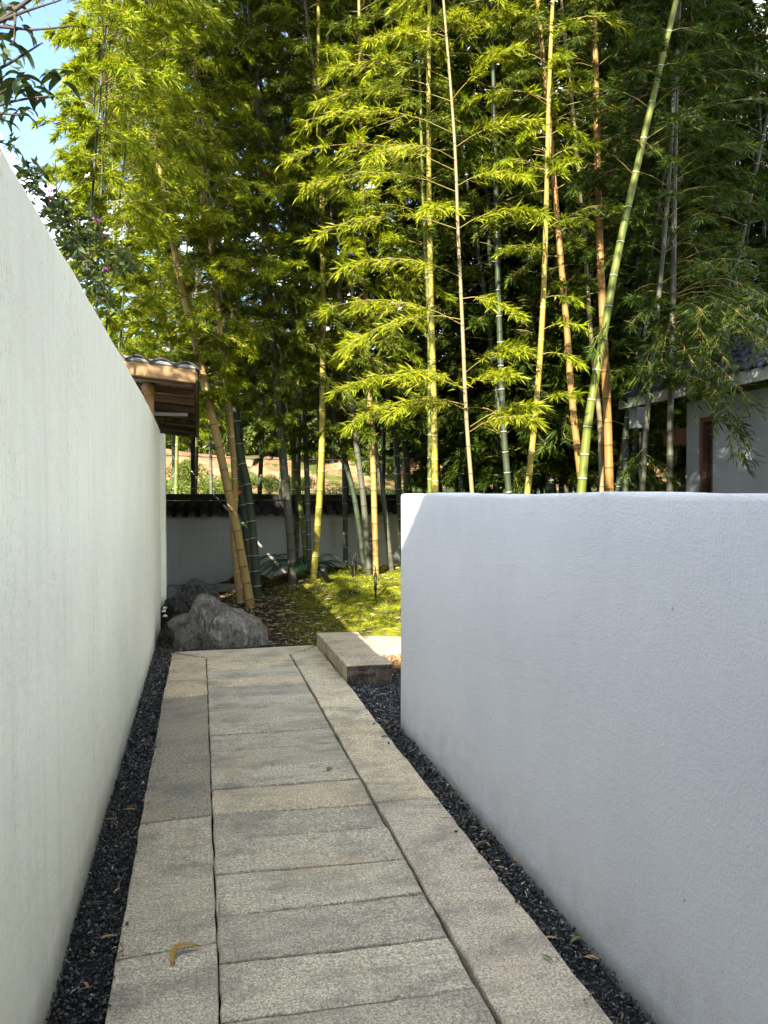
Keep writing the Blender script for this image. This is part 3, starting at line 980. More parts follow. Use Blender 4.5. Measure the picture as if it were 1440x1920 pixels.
# ------------------------------------------------------------------ bamboo
def smooth_path(pts, step=.12):
    """Catmull-Rom through pts, resampled."""
    p = [np.array(tuple(q)) for q in pts]
    p = [2 * p[0] - p[1]] + p + [2 * p[-1] - p[-2]]
    out = []
    for i in range(1, len(p) - 2):
        n = max(2, int(np.linalg.norm(p[i + 1] - p[i]) / step))
        for k in range(n):
            t = k / n
            out.append(.5 * ((2 * p[i]) + (-p[i - 1] + p[i + 1]) * t + (2 * p[i - 1] - 5 * p[i] + 4 * p[i + 1] - p[i + 2]) * t * t + (-p[i - 1] + 3 * p[i] - 3 * p[i + 1] + p[i + 2]) * t ** 3))
    out.append(p[-2])
    return np.array(out)


def along(path_, L):
    seg = np.linalg.norm(np.diff(path_, axis=0), axis=1)
    acc = np.r_[0, np.cumsum(seg)]
    L = np.atleast_1d(L)
    return np.stack([np.interp(L, acc, path_[:, k]) for k in range(3)], 1), acc[-1]


def culm_mesh(path_, r0, r1, ring, sides=10):
    _, total = along(path_, 0)
    nodes, s, gap = [], random.uniform(.08, .2), .21
    while s < total - .1:
        nodes.append(s); gap = min(.42, gap * 1.045); s += gap * random.uniform(.94, 1.06)
    L, Rf, mat = [0.0], [1.0], []
    for q in nodes:
        # swelling, groove and white bloom at each node
        L += [q - .030, q - .005, q - .003, q + .003, q + .02]
        Rf += [1.0, 1.03, 1.075, 1.06, 1.0]
        mat += [0, 0, 1, 1, 0]
    L.append(total); Rf.append(1.0); mat.append(0)
    L = np.array(L)
    pts, _ = along(path_, L)
    t = L / total
    rr = (r0 + (r1 - r0) * t ** 1.25) * np.array(Rf)
    V, F = tube_arrays(pts, rr, sides)
    me = np_mesh('culm', V, F)
    me.materials.append(ring[0]); me.materials.append(ring[1])
    me.polygons.foreach_set('material_index', np.repeat(np.array(mat), sides).astype(np.int32))
    me.polygons.foreach_set('use_smooth', [True] * len(me.polygons))
    return me, nodes, total


def sprays(starts, azim, length, up, droop, T, K, leafL, leafW, flat=1.0, tw=.30):
    """Arching branches with flat fans of narrow leaves. Arrays of B branches -> leaf verts/faces, branch tubes."""
    B = len(starts)
    ax = np.stack([np.cos(azim), np.sin(azim), np.zeros(B)], 1)
    zz = np.array([0, 0, 1.0])

    def pos(t):                                        # t (B,T)
        l = length[:, None]
        return starts[:, None] + ax[:, None] * (l * t)[..., None] + zz * (l * (up[:, None] * t - droop[:, None] * t * t))[..., None]
    t = .18 + .82 * R.uniform(0, 1, (B, T)) ** .75
    base = pos(t)
    tang = ax[:, None] + zz * (up[:, None] - 2 * droop[:, None] * t)[..., None]
    side = np.stack([-ax[:, 1], ax[:, 0], np.zeros(B)], 1)[:, None]
    sgn = np.where(R.uniform(0, 1, (B, T)) < .5, -1, 1) * R.uniform(.15, 1.1, (B, T))
    tdir = tang + side * sgn[..., None] + zz * R.normal(-.08, .22, (B, T))[..., None]
    tdir /= np.linalg.norm(tdir, axis=-1, keepdims=True)
    tl = tw * length[:, None] * (1.15 - .75 * t) * R.uniform(.5, 1.2, (B, T))
    s = R.uniform(.2, 1, (B, T, K))
    lp = base[:, :, None] + tdir[:, :, None] * (tl[..., None] * s)[..., None] - zz * (.35 * tl[..., None] * s * s)[..., None]
    n = B * T * K
    tside = np.cross(tdir, zz); tside /= np.linalg.norm(tside, axis=-1, keepdims=True) + 1e-9
    a = R.normal(0, .58, (B, T, K))
    ld = tdir[:, :, None] * np.cos(a)[..., None] + tside[:, :, None] * np.sin(a)[..., None]
    ld = ld + zz * R.normal(-.18, .42, (B, T, K))[..., None]
    ld /= np.linalg.norm(ld, axis=-1, keepdims=True)
    N = zz * .7 + np.array([-.2, -.45, 0]) + R.normal(0, .75 / flat, (n, 3))
    LL = R.uniform(leafL[0], leafL[1], n); WW = LL * R.uniform(.11, .16, n) * leafW
    V, F = blade_arrays(lp.reshape(-1, 3), ld.reshape(-1, 3), LL, WW, N)
    # branch stems, three-sided
    tt = np.linspace(0, 1, 6)[None].repeat(B, 0)
    bp = pos(tt)
    bv, bf = [], []
    rad_ = np.linspace(.0065, .0018, 6)
    o3 = np.array([(0, 0, 1.0), (0, 0, -.5), (0, 0, -.5)])
    for k3, (ca, cb) in enumerate(((0, 1.0), (.87, -.5), (-.87, -.5))):
        bv.append(bp + side * (rad_[None, :, None] * ca) + zz * (rad_[None, :, None] * cb))
    bv = np.stack(bv, 2)                               # B,6,3,3
    idx = np.arange(B * 18).reshape(B, 6, 3)
    for k3 in range(3):
        bf.append(np.stack([idx[:, :-1, k3], idx[:, :-1, (k3 + 1) % 3], idx[:, 1:, (k3 + 1) % 3], idx[:, 1:, k3]], -1).reshape(-1, 4))
    # twig slivers
    e = base + tdir * tl[..., None] - zz * (.35 * tl)[..., None]
    w3 = np.cross(tdir, R.normal(0, 1, tdir.shape)); w3 /= np.linalg.norm(w3, axis=-1, keepdims=True)
    tv = np.stack([base - w3 * .0022, base + w3 * .0022, e + w3 * .0008, e - w3 * .0008], 2).reshape(-1, 3)
    tf = np.arange(len(tv)).reshape(-1, 4) + B * 18
    return V, F, np.concatenate([bv.reshape(-1, 3), tv]), np.concatenate(bf + [tf])


def generic_foliage(path_, nodes, total, h0, per=3.3, Lr=(.7, 1.6), T=21, K=15, leafL=(.068, .135), leafW=.9, dens=1.0, bias=None):
    zs, _ = along(path_, np.array(nodes))
    st, az, ln, up = [], [], [], []
    for q, p in zip(nodes, zs):
        if p[2] < h0: continue
        ramp_ = min(1, .35 + (p[2] - h0) / 2.0)
        f = q / total
        nb = int(per * dens + random.random())
        a0 = random.uniform(0, 6.28)
        for b in range(nb):
            st.append(p); aa = a0 + b * 2.4 + random.uniform(-.5, .5)
            if bias is not None and random.random() < .45: aa = bias + random.uniform(-1.3, 1.3)
            az.append(aa)
            ln.append(random.uniform(*Lr) * ramp_ * (1.1 - .55 * f) * (.42 if p[0] < -.8 and math.cos(aa) < -.25 else 1)); up.append(random.uniform(.25, .85))
    st = np.array(st)
    return sprays(st, np.array(az), np.array(ln), np.array(up), np.array(up) * .35 + R.uniform(.25, .6, len(st)), T, K, leafL, leafW)


def bamboo(points, d, wpx, kind, label, group, h0=3.0, top=12.0, ring='white', leafmat='bamboo_leaf', foliage=True, extra=None, leanx=0.0, leany=0.0, **kw):
    """points: photo pixels base -> up at distance d; the culm carries on above them to its arching top."""
    P = [pix(X, Y, d) for X, Y in points]
    # root it in the bed below
    a, b = P[0], P[1]
    gz = mound_h(a.x, a.y) - .03 if (a.y > 8.2 and a.x > -.45) else -.12
    if a.z > gz + .05:
        dirn = (a - b).normalized()
        P = [a + dirn * ((a.z - gz) / max(.2, -dirn.z))] + P
    t = (P[-1] - P[-2]).normalized()
    q = Vector(P[-1])
    while q.z < top:
        t = (t + Vector((leanx, leany, 0)) * .05 + Vector((random.uniform(-.02, .02), random.uniform(-.02, .02), .02))).normalized()
        q = q + t * 1.2
        P.append(Vector(q))
    path_ = smooth_path(P)
    r0 = wpx * d / FPX / 2
    o = empty('bamboo', P[0], label, 'bamboo', group)
    me, nodes, total = culm_mesh(path_, r0 * 1.04, r0 * .2, (CULM[kind], M['node_white'] if ring == 'white' else M['node_dark']))
    link('culm', me, None, o)
    if foliage:
        V, F, bv, bf = generic_foliage(path_, nodes, total, h0, **kw)
        if extra is not None:
            V2, F2, b2, f2 = extra(path_)
            F = np.concatenate([F, F2 + len(V)]); V = np.concatenate([V, V2])
            bf = np.concatenate([bf, f2 + len(bv)]); bv = np.concatenate([bv, b2])
        link('foliage', np_mesh('foliage', V, F), M[leafmat], o)['kind'] = 'stuff'
        link('branches', np_mesh('branches', bv, bf), M['twig'], o)['kind'] = 'stuff'
    return o


def hero(branches, d, T=34, K=11, leafL=(.085, .158), leafW=.85, tw=.25):
    """Branches given as photo pixels (start on the culm, tip), coming forward by dz metres."""
    def f(path_):
        st, az, ln, up, dr = [], [], [], [], []
        for (x0, y0, x1, y1, dz) in branches:
            a, b = pix(x0, y0, d), pix(x1, y1, d - dz)
            v = b - a
            h = math.hypot(v.x, v.y)
            st.append(tuple(a)); az.append(math.atan2(v.y, v.x)); ln.append(h)
            u = v.z / h + .42
            up.append(u); dr.append(u - v.z / h)
        return sprays(np.array(st), np.array(az), np.array(ln), np.array(up), np.array(dr), T, K, leafL, leafW, 1.4, tw)
    return f


G_L = 'bamboos of the left clump in front of the garden wall'
G_R = 'bamboos rising behind the low right wall'
# left clump
bamboo([(472, 1150), (447, 1010), (430, 930), (400, 790), (366, 640), (335, 507), (284, 233)], 10.7, 17, 'tan',
       'leaning tan bamboo rooted behind the big boulder, tilting left over the path', G_L, h0=2.9, top=11, ring='dark', leanx=-.1, per=5.0, bias=-1.6)
bamboo([(453, 1148), (438, 1010), (441, 925), (432, 790), (401, 510), (383, 328), (361, 73)], 11.0, 12.5, 'tan',
       'thinner brown bamboo crossing just behind the leaning tan one', G_L, h0=2.9, top=12, per=5.0, bias=-1.6)
bamboo([(484, 1118), (467, 930), (450, 845), (436, 700)], 11.4, 16, 'dark', 'dark green bamboo with white rings, right one of the dark pair', G_L, h0=3.2, top=12, leafmat='bamboo_leaf_mid_shaded', bias=-1.6, per=4.0)
bamboo([(472, 1116), (462, 1000), (443, 850), (428, 700)], 11.9, 15, 'dark', 'dark green bamboo, left one of the dark pair', G_L, h0=3.0, top=12, leafmat='bamboo_leaf_mid_shaded', bias=-1.6, per=4.0)
bamboo([(549, 1092), (544, 998), (526, 814), (521, 741), (505, 560)], 11.5, 16, 'grey', 'thick grey bamboo standing in front of the fan palm', G_L, h0=2.25, top=12, ring='dark', leafmat='bamboo_leaf_mid_shaded', bias=-1.6, per=4.0)
bamboo([(574, 1060), (565, 960), (549, 850), (540, 760)], 12.6, 9, 'green', 'slim mottled bamboo between the thick grey and the ringed ones', G_L, h0=2.25, top=11, leafmat='bamboo_leaf_mid_shaded', bias=-1.6, per=4.0)
bamboo([(580, 1060), (577, 950), (574, 855), (568, 752), (560, 600)], 12.3, 10.5, 'grey', 'slender grey green bamboo with white rings behind the fan palm', G_L, h0=2.25, top=12, leafmat='bamboo_leaf_mid_shaded', bias=-1.6, per=4.0)
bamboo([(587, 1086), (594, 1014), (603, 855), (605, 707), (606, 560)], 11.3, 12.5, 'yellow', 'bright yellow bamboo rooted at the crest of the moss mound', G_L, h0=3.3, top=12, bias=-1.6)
bamboo([(683, 1063), (665, 935), (643, 848), (615, 720)], 11.9, 10, 'dark', 'dark slanting bamboo left of the studded strip', G_L, h0=2.25, top=11, ring='dark', leafmat='bamboo_leaf_mid_shaded', bias=-1.6, per=4.0)
bamboo([(692, 1070), (681, 931), (669, 841), (655, 720)], 11.6, 11.5, 'grey', 'pale grey bamboo between the white studs', G_L, h0=2.25, top=12, ring='dark', leafmat='bamboo_leaf_mid_shaded', bias=-1.6, per=4.0)
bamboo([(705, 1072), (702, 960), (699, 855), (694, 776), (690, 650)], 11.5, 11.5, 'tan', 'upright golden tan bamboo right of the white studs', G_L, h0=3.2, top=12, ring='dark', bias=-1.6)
bamboo([(734, 1066), (719, 935), (705, 848), (690, 740)], 12.0, 9.5, 'grey', 'grey slanting bamboo nearest the end of the right wall', G_L, h0=2.25, top=11, ring='dark', leafmat='bamboo_leaf_mid_shaded', bias=-1.6, per=4.0)
bamboo([(748, 924), (742, 820), (735, 780)], 13.0, 11, 'dark', 'dark bamboo at the left edge of the right wall', G_L, h0=3.3, top=12, leafmat='bamboo_leaf_mid_shaded', bias=-1.6, per=4.0)
bamboo([(768, 924), (758, 830), (748, 790)], 13.3, 11, 'dark', 'dark bamboo just right of the right wall end', G_L, h0=3.3, top=12, leafmat='bamboo_leaf_mid_shaded', bias=-1.6, per=4.0)

# right clump
bamboo([(816, 922), (813, 740), (809, 600), (805, 400)], 10.0, 13, 'yellow', 'straight bright yellow bamboo, tallest lit one over the low wall', G_R, h0=5.6, top=12, leafmat='bamboo_leaf_mid_shaded')
bamboo([(806, 922), (805, 640), (798, 480)], 10.4, 9, 'green', 'olive bamboo close behind the straight yellow one', G_R, bias=-1.8, h0=4.6, top=12, leafmat='bamboo_leaf_mid_shaded')
HM = [(839, 70, 690, 78, .5), (843, 150, 628, 128, .6), (846, 190, 600, 190, .3), (850, 250, 575, 225, .6), (853, 320, 543, 290, .7), (854, 300, 700, 290, .9), (856, 360, 572, 350, .6),
      (858, 430, 588, 440, .6), (864, 520, 645, 500, .5), (868, 610, 618, 575, .6), (869, 600, 640, 655, .8), (872, 730, 640, 728, .7), (874, 760, 660, 790, .6), (874, 740, 760, 700, 1.0),
      (845, 190, 960, 90, .3), (849, 280, 1005, 225, .4), (855, 350, 985, 330, .6), (858, 430, 990, 395, .4), (866, 560, 975, 590, .5), (871, 700, 985, 655, .6), (874, 730, 960, 700, .8),
      (880, 810, 1000, 785, .6), (882, 800, 1010, 760, .4), (876, 770, 740, 770, .7), (860, 420, 800, 390, .9), (842, 110, 760, 60, .6), (840, 90, 950, 20, .4)]
bamboo([(885, 922), (874, 776), (868, 630), (859, 438), (854, 292), (845, 164), (839, 91)], 8.7, 8.5, 'beige',
       'thin beige bamboo carrying tiers of sunlit yellow sprays', G_R, h0=6.5, top=9.5, ring='dark', leafmat='bamboo_leaf_gold', extra=hero(HM, 8.7), leanx=-.2)
bamboo([(954, 922), (946, 830), (942, 759), (936, 600)], 11.3, 12.5, 'dark', 'dim green bamboo between the beige and the leaning yellow ones', G_R, bias=-1.8, h0=4.6, top=12, leafmat='bamboo_leaf_mid_shaded')  # dark culm colour stands in for the shade on this green culm
HO = [(1012, 690, 950, 640, .6), (1013, 665, 1085, 680, .5), (1018, 560, 1095, 570, .5), (1022, 474, 940, 470, .5), (1024, 430, 1100, 415, .6), (1026, 330, 940, 300, .6), (1027, 350, 1075, 300, .6),
      (1029, 182, 1110, 160, .5), (1029, 200, 930, 170, .5), (1005, 760, 1080, 740, .4), (1015, 620, 1090, 610, .4), (1022, 440, 1010, 400, .9), (1027, 300, 1120, 270, .3)]
bamboo([(989, 922), (999, 828), (1013, 665), (1022, 474), (1029, 182)], 9.3, 12, 'gold', 'slightly leaning yellow bamboo with pale rings right of centre', G_R, h0=5.5, top=12,
       leafmat='bamboo_leaf', extra=hero(HO, 9.3, 20, 8))
bamboo([(1093, 922), (1086, 870), (1076, 783), (1069, 707), (1064, 630), (1044, 401)], 9.9, 14, 'orange', 'blotchy orange bamboo just left of the big green leaning one', G_R, bias=-1.8, h0=4.2, top=12, ring='dark', leafmat='bamboo_leaf_mid_shaded')
bamboo([(1090, 921), (1104, 783), (1134, 615), (1159, 474), (1208, 255), (1268, 0)], 9.2, 17.5, 'green', 'big green bamboo with white rings leaning far to the right', G_R, h0=6.6, top=11, leafmat='bamboo_leaf_green_shaded',
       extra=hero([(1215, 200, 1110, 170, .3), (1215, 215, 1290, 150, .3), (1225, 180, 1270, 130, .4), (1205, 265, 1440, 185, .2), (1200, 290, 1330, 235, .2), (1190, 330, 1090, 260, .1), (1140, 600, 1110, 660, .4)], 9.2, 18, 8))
bamboo([(1143, 921), (1139, 783), (1134, 676), (1124, 438), (1119, 219), (1115, 29)], 10.2, 17, 'orange', 'thick orange bamboo directly right of the big green leaning one', G_R, bias=-1.8, h0=4.6, top=12, ring='dark', leafmat='bamboo_leaf_green_shaded')
bamboo([(1128, 921), (1124, 783), (1108, 630), (1097, 474), (1075, 219)], 10.8, 10, 'beige', 'pale bamboo half hidden behind the thick orange one', G_R, bias=-1.8, h0=4.2, top=12, ring='dark', leafmat='bamboo_leaf_green_shaded')
bamboo([(1205, 922), (1208, 860), (1218, 722), (1231, 600), (1246, 438), (1257, 292)], 9.9, 11, 'grey', 'greyish bamboo in front of the far house porch', G_R, bias=-1.8, h0=3.6, top=12, ring='dark', leafmat='bamboo_leaf_green_shaded',
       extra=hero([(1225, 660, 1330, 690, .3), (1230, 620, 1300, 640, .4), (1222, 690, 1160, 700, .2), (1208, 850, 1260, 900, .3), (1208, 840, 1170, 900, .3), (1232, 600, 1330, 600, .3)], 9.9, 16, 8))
bamboo([(1256, 922), (1257, 783), (1259, 700), (1262, 560)], 10.0, 13, 'grey', 'thick grey bamboo standing against the house porch', G_R, bias=-1.8, h0=3.0, top=12, ring='dark', leafmat='bamboo_leaf_green_shaded',
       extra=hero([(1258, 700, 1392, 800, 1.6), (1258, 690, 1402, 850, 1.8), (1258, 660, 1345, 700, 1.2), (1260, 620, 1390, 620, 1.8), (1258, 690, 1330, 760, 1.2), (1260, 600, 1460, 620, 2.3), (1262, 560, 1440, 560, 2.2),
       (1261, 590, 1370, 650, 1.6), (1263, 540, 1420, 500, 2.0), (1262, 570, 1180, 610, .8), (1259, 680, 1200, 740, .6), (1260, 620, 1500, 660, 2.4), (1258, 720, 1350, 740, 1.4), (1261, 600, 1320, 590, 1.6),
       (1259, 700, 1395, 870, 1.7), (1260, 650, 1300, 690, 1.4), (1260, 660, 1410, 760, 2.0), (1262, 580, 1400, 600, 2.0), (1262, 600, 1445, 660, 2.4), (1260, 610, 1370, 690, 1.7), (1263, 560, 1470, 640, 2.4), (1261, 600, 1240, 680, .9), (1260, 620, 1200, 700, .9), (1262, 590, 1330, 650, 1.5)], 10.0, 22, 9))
bamboo([(1172, 922), (1174, 800), (1195, 692), (1225, 560)], 11.5, 12, 'dark', 'dark bamboo leaning right in the shade before the porch roof', G_R, h0=3.3, top=11, leafmat='bamboo_leaf_green_shaded')


# shared grove stock: three crowns copied through the shaded grove behind
def stock(seed, leafmat, h0, top, kind, T=20, K=16):
    random.seed(seed)
    pts = [Vector((0, 0, -.3))]
    t = Vector((random.uniform(-.08, .08), random.uniform(-.08, .08), 1)).normalized(); q = Vector(pts[0])
    lean = Vector((random.uniform(-1, 1), random.uniform(-1, 1), 0))
    while q.z < top:
        t = (t + lean * .018).normalized(); q = q + t * 1.0; pts.append(Vector(q))
    path_ = smooth_path(pts)
    me, nodes, total = culm_mesh(path_, .05, .012, (CULM[kind], M['node_white']), 8)
    V, F, bv, bf = generic_foliage(path_, nodes, total, h0, per=3.2, Lr=(.8, 1.8), T=T, K=K, leafL=(.09, .17), leafW=1.1)
    f, b = np_mesh('foliage', V, F), np_mesh('branches', bv, bf)
    f.materials.append(M[leafmat]); b.materials.append(M['twig'])
    return me, f, b


STOCK = [stock(21, 'bamboo_leaf_mid_shaded', 3.1, 12, 'dark'), stock(22, 'bamboo_leaf_mid_shaded', 3.4, 13, 'grey'), stock(23, 'bamboo_leaf_green_shaded', 1.6, 12, 'dark'), stock(24, 'bamboo_leaf_green_shaded', 2.1, 13, 'dark'),
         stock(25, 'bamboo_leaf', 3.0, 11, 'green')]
random.seed(5)
LABEL_BACK = 'dark slender bamboo in the shaded grove behind the lit ones'
LABEL_LEFT = ['leafy bamboo behind the timber canopy, ' + q for q in ('foremost, beside the narrow sky gap', 'second row, above the canopy tiles', 'hindmost of its row', 'nearest the leaning tan bamboo top')]


def plant(k, X, d, label, group, scale=1.0, rz=None):
    p = pix(X, 928, d)
    o = empty('bamboo', (p.x, p.y, -.1), label, 'bamboo', group, rz=rz if rz is not None else random.uniform(0, 6.28))
    o.scale = (scale, scale, scale)
    for nm, me in zip(('culm', 'foliage', 'branches'), STOCK[k]):
        q = link(nm, me, None, o, world=False)
        if nm != 'culm': q['kind'] = 'stuff'
    return o


for i, (X, d) in enumerate(((250, 12.6), (285, 17.8), (312, 19.2), (330, 18.2))):
    plant(random.choice([0, 1, 4]), X, d, LABEL_LEFT[i], 'bamboos behind the tall left wall', random.uniform(.9, 1.05))
LM = [(330, 'the leaning tan bamboo'), (480, 'the thick grey bamboo'), (590, 'the bright yellow bamboo on the mound'), (690, 'the white studs'), (790, 'the straight yellow bamboo'), (880, 'the thin beige bamboo'),
      (960, 'the slightly leaning yellow bamboo'), (1050, 'the blotchy orange bamboo'), (1110, 'the big leaning green bamboo'), (1170, 'the greyish bamboo by the porch'), (1240, 'the house porch'), (1310, 'the house window'), (1390, 'the house roof')]
ORD = ['foremost', 'second', 'third', 'fourth', 'fifth', 'sixth', 'seventh', 'eighth', 'ninth', 'tenth', 'eleventh', 'twelfth', 'thirteenth', 'fourteenth', 'fifteenth', 'sixteenth', 'seventeenth', 'eighteenth', 'nineteenth', 'twentieth']
GROVE = [(330, 17.5), (400, 18.5), (455, 16.8), (520, 18.0), (600, 17.3), (655, 18.4), (715, 17.0), (795, 16.5), (852, 14.2), (868, 15.0), (902, 15.8), (918, 13.4), (985, 14.2), (1023, 12.8), (1037, 13.6), (1064, 12.9)]
gr = random.Random(17)
for row, (d, n) in enumerate(((12.6, 9), (13.8, 11), (15.2, 12), (16.8, 13), (18.6, 13))):
    for i in range(n):
        GROVE.append((830 + (i + .5) * 760 / n + gr.uniform(-22, 22), d + gr.uniform(-.5, .5)))
for d, n in ((14.6, 5), (16.0, 6)):
    for i in range(n):
        GROVE.append((320 + (i + .5) * 480 / n + gr.uniform(-25, 25), d + gr.uniform(-.4, .4)))
GROVE = [(X, d) for X, d in GROVE if not (pix(X, 928, d).x > 6.0 and pix(X, 928, d).y < 10.8)]
seen = {}
for X, d in sorted(GROVE, key=lambda q: q[1]):
    lm = [n for x, n in LM if x <= X][-1]
    k = seen.get(lm, 0); seen[lm] = k + 1
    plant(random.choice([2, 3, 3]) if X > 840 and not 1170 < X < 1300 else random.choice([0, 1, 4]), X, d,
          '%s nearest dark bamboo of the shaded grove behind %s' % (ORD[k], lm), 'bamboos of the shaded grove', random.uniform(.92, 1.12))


# leafy near clump over the left wall, between the passage and the garden
for i, (x, y, h0, top, lab) in enumerate(((-1.25, 9.2, 3.6, 12, 'bushy sunlit bamboo rising right above the canopy front edge'), (-1.4, 11.4, 3.4, 12.5, 'bushy sunlit bamboo hidden deep behind the canopy tiles'), (-1.15, 7.5, 4.3, 10.5, 'bushy sunlit bamboo leaning over the tall left wall, closest to the path'), (-1.12, 8.7, 4.0, 11.5, 'bushy sunlit bamboo beside the timber canopy, second over the left wall'),
                                     (-1.35, 9.7, 3.5, 12, 'bushy sunlit bamboo behind the timber canopy, third over the left wall'), (-1.2, 10.8, 3.4, 12, 'bushy sunlit bamboo behind the canopy, fourth over the left wall'),
                                     (-1.7, 12.0, 3.3, 12, 'bushy sunlit bamboo farthest along behind the timber canopy'))):
    pts = [Vector((x, y, -.15))]
    t = Vector((random.uniform(-.03, .05), random.uniform(-.05, .03), 1)).normalized()
    while pts[-1].z < top:
        t = (t + Vector((.012, -.004, .0))).normalized(); pts.append(pts[-1] + t * 1.0)
    path_ = smooth_path(pts)
    o = empty('bamboo', pts[0], lab, 'bamboo', 'bushy bamboos over the left wall')
    me, nodes, total = culm_mesh(path_, .014, .006, (CULM['dark'], M['node_dark']))
    link('culm', me, None, o)
    V, F, bv, bf = generic_foliage(path_, nodes, total, h0, per=5.2, Lr=(.6, 1.45), T=20, K=15, leafL=(.065, .125), bias=-1.5)
    link('foliage', np_mesh('foliage', V, F), M['bamboo_leaf'], o)['kind'] = 'stuff'
    link('branches', np_mesh('branches', bv, bf), M['twig'], o)['kind'] = 'stuff'


# ------------------------------------------------------------------ leafy clumps for shrubs and trees
def crown_mesh(name, centres, n, leaf, mat, squash=.8):
    """Leaf-sized faces gathered in clumps through the crown's volume."""
    P, D = [], []
    for (c, r) in centres:
        m = int(n * r * r / sum(q[1] ** 2 for q in centres))
        u = rand_dirs(m, -1, 1) * (R.uniform(.45, 1, (m, 1)) ** .5) * r
        u[:, 2] *= squash
        P.append(u + np.array(c)); D.append(u / r * .8 + R.normal(0, .55, (m, 3)))
    P, D = np.concatenate(P), np.concatenate(D)
    D /= np.linalg.norm(D, axis=1, keepdims=True)
    n = len(P)
    L = R.uniform(leaf * .6, leaf * 1.3, n)
    V, F = blade_arrays(P, D, L, L * .45, R.normal(0, 1, (n, 3)))
    me = np_mesh(name, V, F)
    me.materials.append(mat)
    return me


def clumps(r, h, k, rng):
    out = []
    for i in range(k):
        a = rng.uniform(0, 6.28); q = rng.uniform(0, .75) * r
        out.append(((q * math.cos(a), q * math.sin(a), h * rng.uniform(.25, .95)), r * rng.uniform(.3, .55)))
    return out


rng = random.Random(3)
BUSH = [crown_mesh('crown', clumps(.9, 1.1, 9, rng), 2600, .11, M['shrub_leaf']) for _ in range(3)]
TREE = [crown_mesh('crown', [((c[0], c[1], c[2] - .5), r) for c, r in clumps(1.9, 4.6, 20, rng)], 9000, .24, M['tree_leaf']) for _ in range(3)]
stem_bm = bmesh.new(); bmesh.ops.create_cone(stem_bm, segments=8, radius1=.14, radius2=.05, depth=2.6, matrix=Matrix.Translation((0, 0, 1.2)), cap_ends=True)
STEM = bm_mesh('trunk', stem_bm); STEM.materials.append(M['bark'])
stem_bm = bmesh.new(); bmesh.ops.create_cone(stem_bm, segments=6, radius1=.05, radius2=.02, depth=.9, matrix=Matrix.Translation((0, 0, .4)), cap_ends=True)
BSTEM = bm_mesh('stem', stem_bm); BSTEM.materials.append(M['bark'])


def put(name, parts, X, d, label, cat, group, s=1.0, z=None):
    p = pix(X, 928, d)
    o = empty(name, (p.x, p.y, terrain_h(p.x, p.y) - .05 if z is None else z), label, cat, group, rz=rng.uniform(0, 6.28))
    o.scale = (s, s, s * rng.uniform(.85, 1.15))
    for nm, me in parts: link(nm, me, None, o, world=False)
    return o


for i, (X, d, s) in enumerate(((322, 23, .75), (352, 25, .8), (392, 24, .6), (432, 25, .6), (505, 26, .5), (540, 25.5, .6), (575, 26, .5), (470, 26, .5))):
    put('shrub', [('crown', rng.choice(BUSH)), ('stem', BSTEM)], X, d, 'sunlit green shrub below the orange bank, ' + ('leftmost, against the left wall', 'second from the left', 'third from the left', 'left of the leaning tan bamboo top', 'behind the thick grey bamboo', 'between the grey and the yellow bamboo', 'rightmost of the row', 'behind the dark bamboo pair')[i], 'shrub', 'shrubs below the orange bank', s)
NTH = 'first second third fourth fifth sixth seventh eighth ninth tenth eleventh twelfth thirteenth fourteenth fifteenth sixteenth seventeenth eighteenth nineteenth twentieth'.split()
for i in range(40):
    row, c = divmod(i, 20)
    X = 230 + c * 64 + row * 30 + rng.uniform(-14, 14)
    put('hill_tree', [('crown', rng.choice(TREE)), ('trunk', STEM)], X, (36.5, 41.5)[row] + rng.uniform(-1, 1), '%s tree from left in the %s row on the hill above the bank' % (NTH[c], ('front', 'back')[row]), 'tree', 'trees on the hill above the bank', rng.uniform(.85, 1.2) + .35 * row)
for i, (X, d, s) in enumerate(((1200, 19, 1.7), (1245, 18, 1.9), (1290, 20, 1.9), (1150, 20, 1.5))):
    put('shrub', [('crown', rng.choice(BUSH)), ('stem', BSTEM)], X, d, 'bright green bush beyond the house porch, ' + ('seen left of its thin post', 'seen right of its thin post', 'nearest the house corner', 'farthest left, behind the dark bamboo')[i], 'shrub', 'bushes behind the house porch', s)
for k, (Y0) in enumerate((21.5, 23.2, 25.0)):
    a, b = pix(610, 928, Y0), pix(900, 928, Y0)
    c = []
    for q in range(26):
        p = a.lerp(b, q / 25); c.append(((p.x, p.y, terrain_h(p.x, p.y) + .22), .36))
    o = link('tea_hedge', crown_mesh('tea_hedge', c, 4200, .09, M['shrub_leaf'], .7))
    tag(o, ('nearest', 'middle', 'farthest')[k] + ' low clipped tea hedge row in the field beyond the garden wall', 'hedge', 'tea hedge rows')

# overhead cable across the field
a, b = pix(180, 846, 27), pix(1010, 852, 27)
pts = [a.lerp(b, t) - Vector((0, 0, .25 * math.sin(math.pi * t))) for t in np.linspace(0, 1, 12)]
tag(tube('overhead_cable', pts, .022, M['cable'], None, 5), 'thin black cable sagging across in front of the orange bank', 'cable')
for p, lab in ((a, 'concrete pole hidden behind the left wall holding the cable'), (b, 'concrete pole inside the grove holding the cable')):
    o = empty('utility_pole', (p.x, p.y, 0), lab, 'pole', 'cable poles')
    tube('pole', [(p.x, p.y + .12, 0), (p.x, p.y + .12, p.z + .5)], .1, M['pole'], o, 8)
    bm = bmesh.new(); box_bm(bm, (p.x - .4, p.y + .0, p.z - .06), (p.x + .4, p.y + .05, p.z), .0); link('crossarm', bm_mesh('crossarm', bm), M['dark_wood'], o)

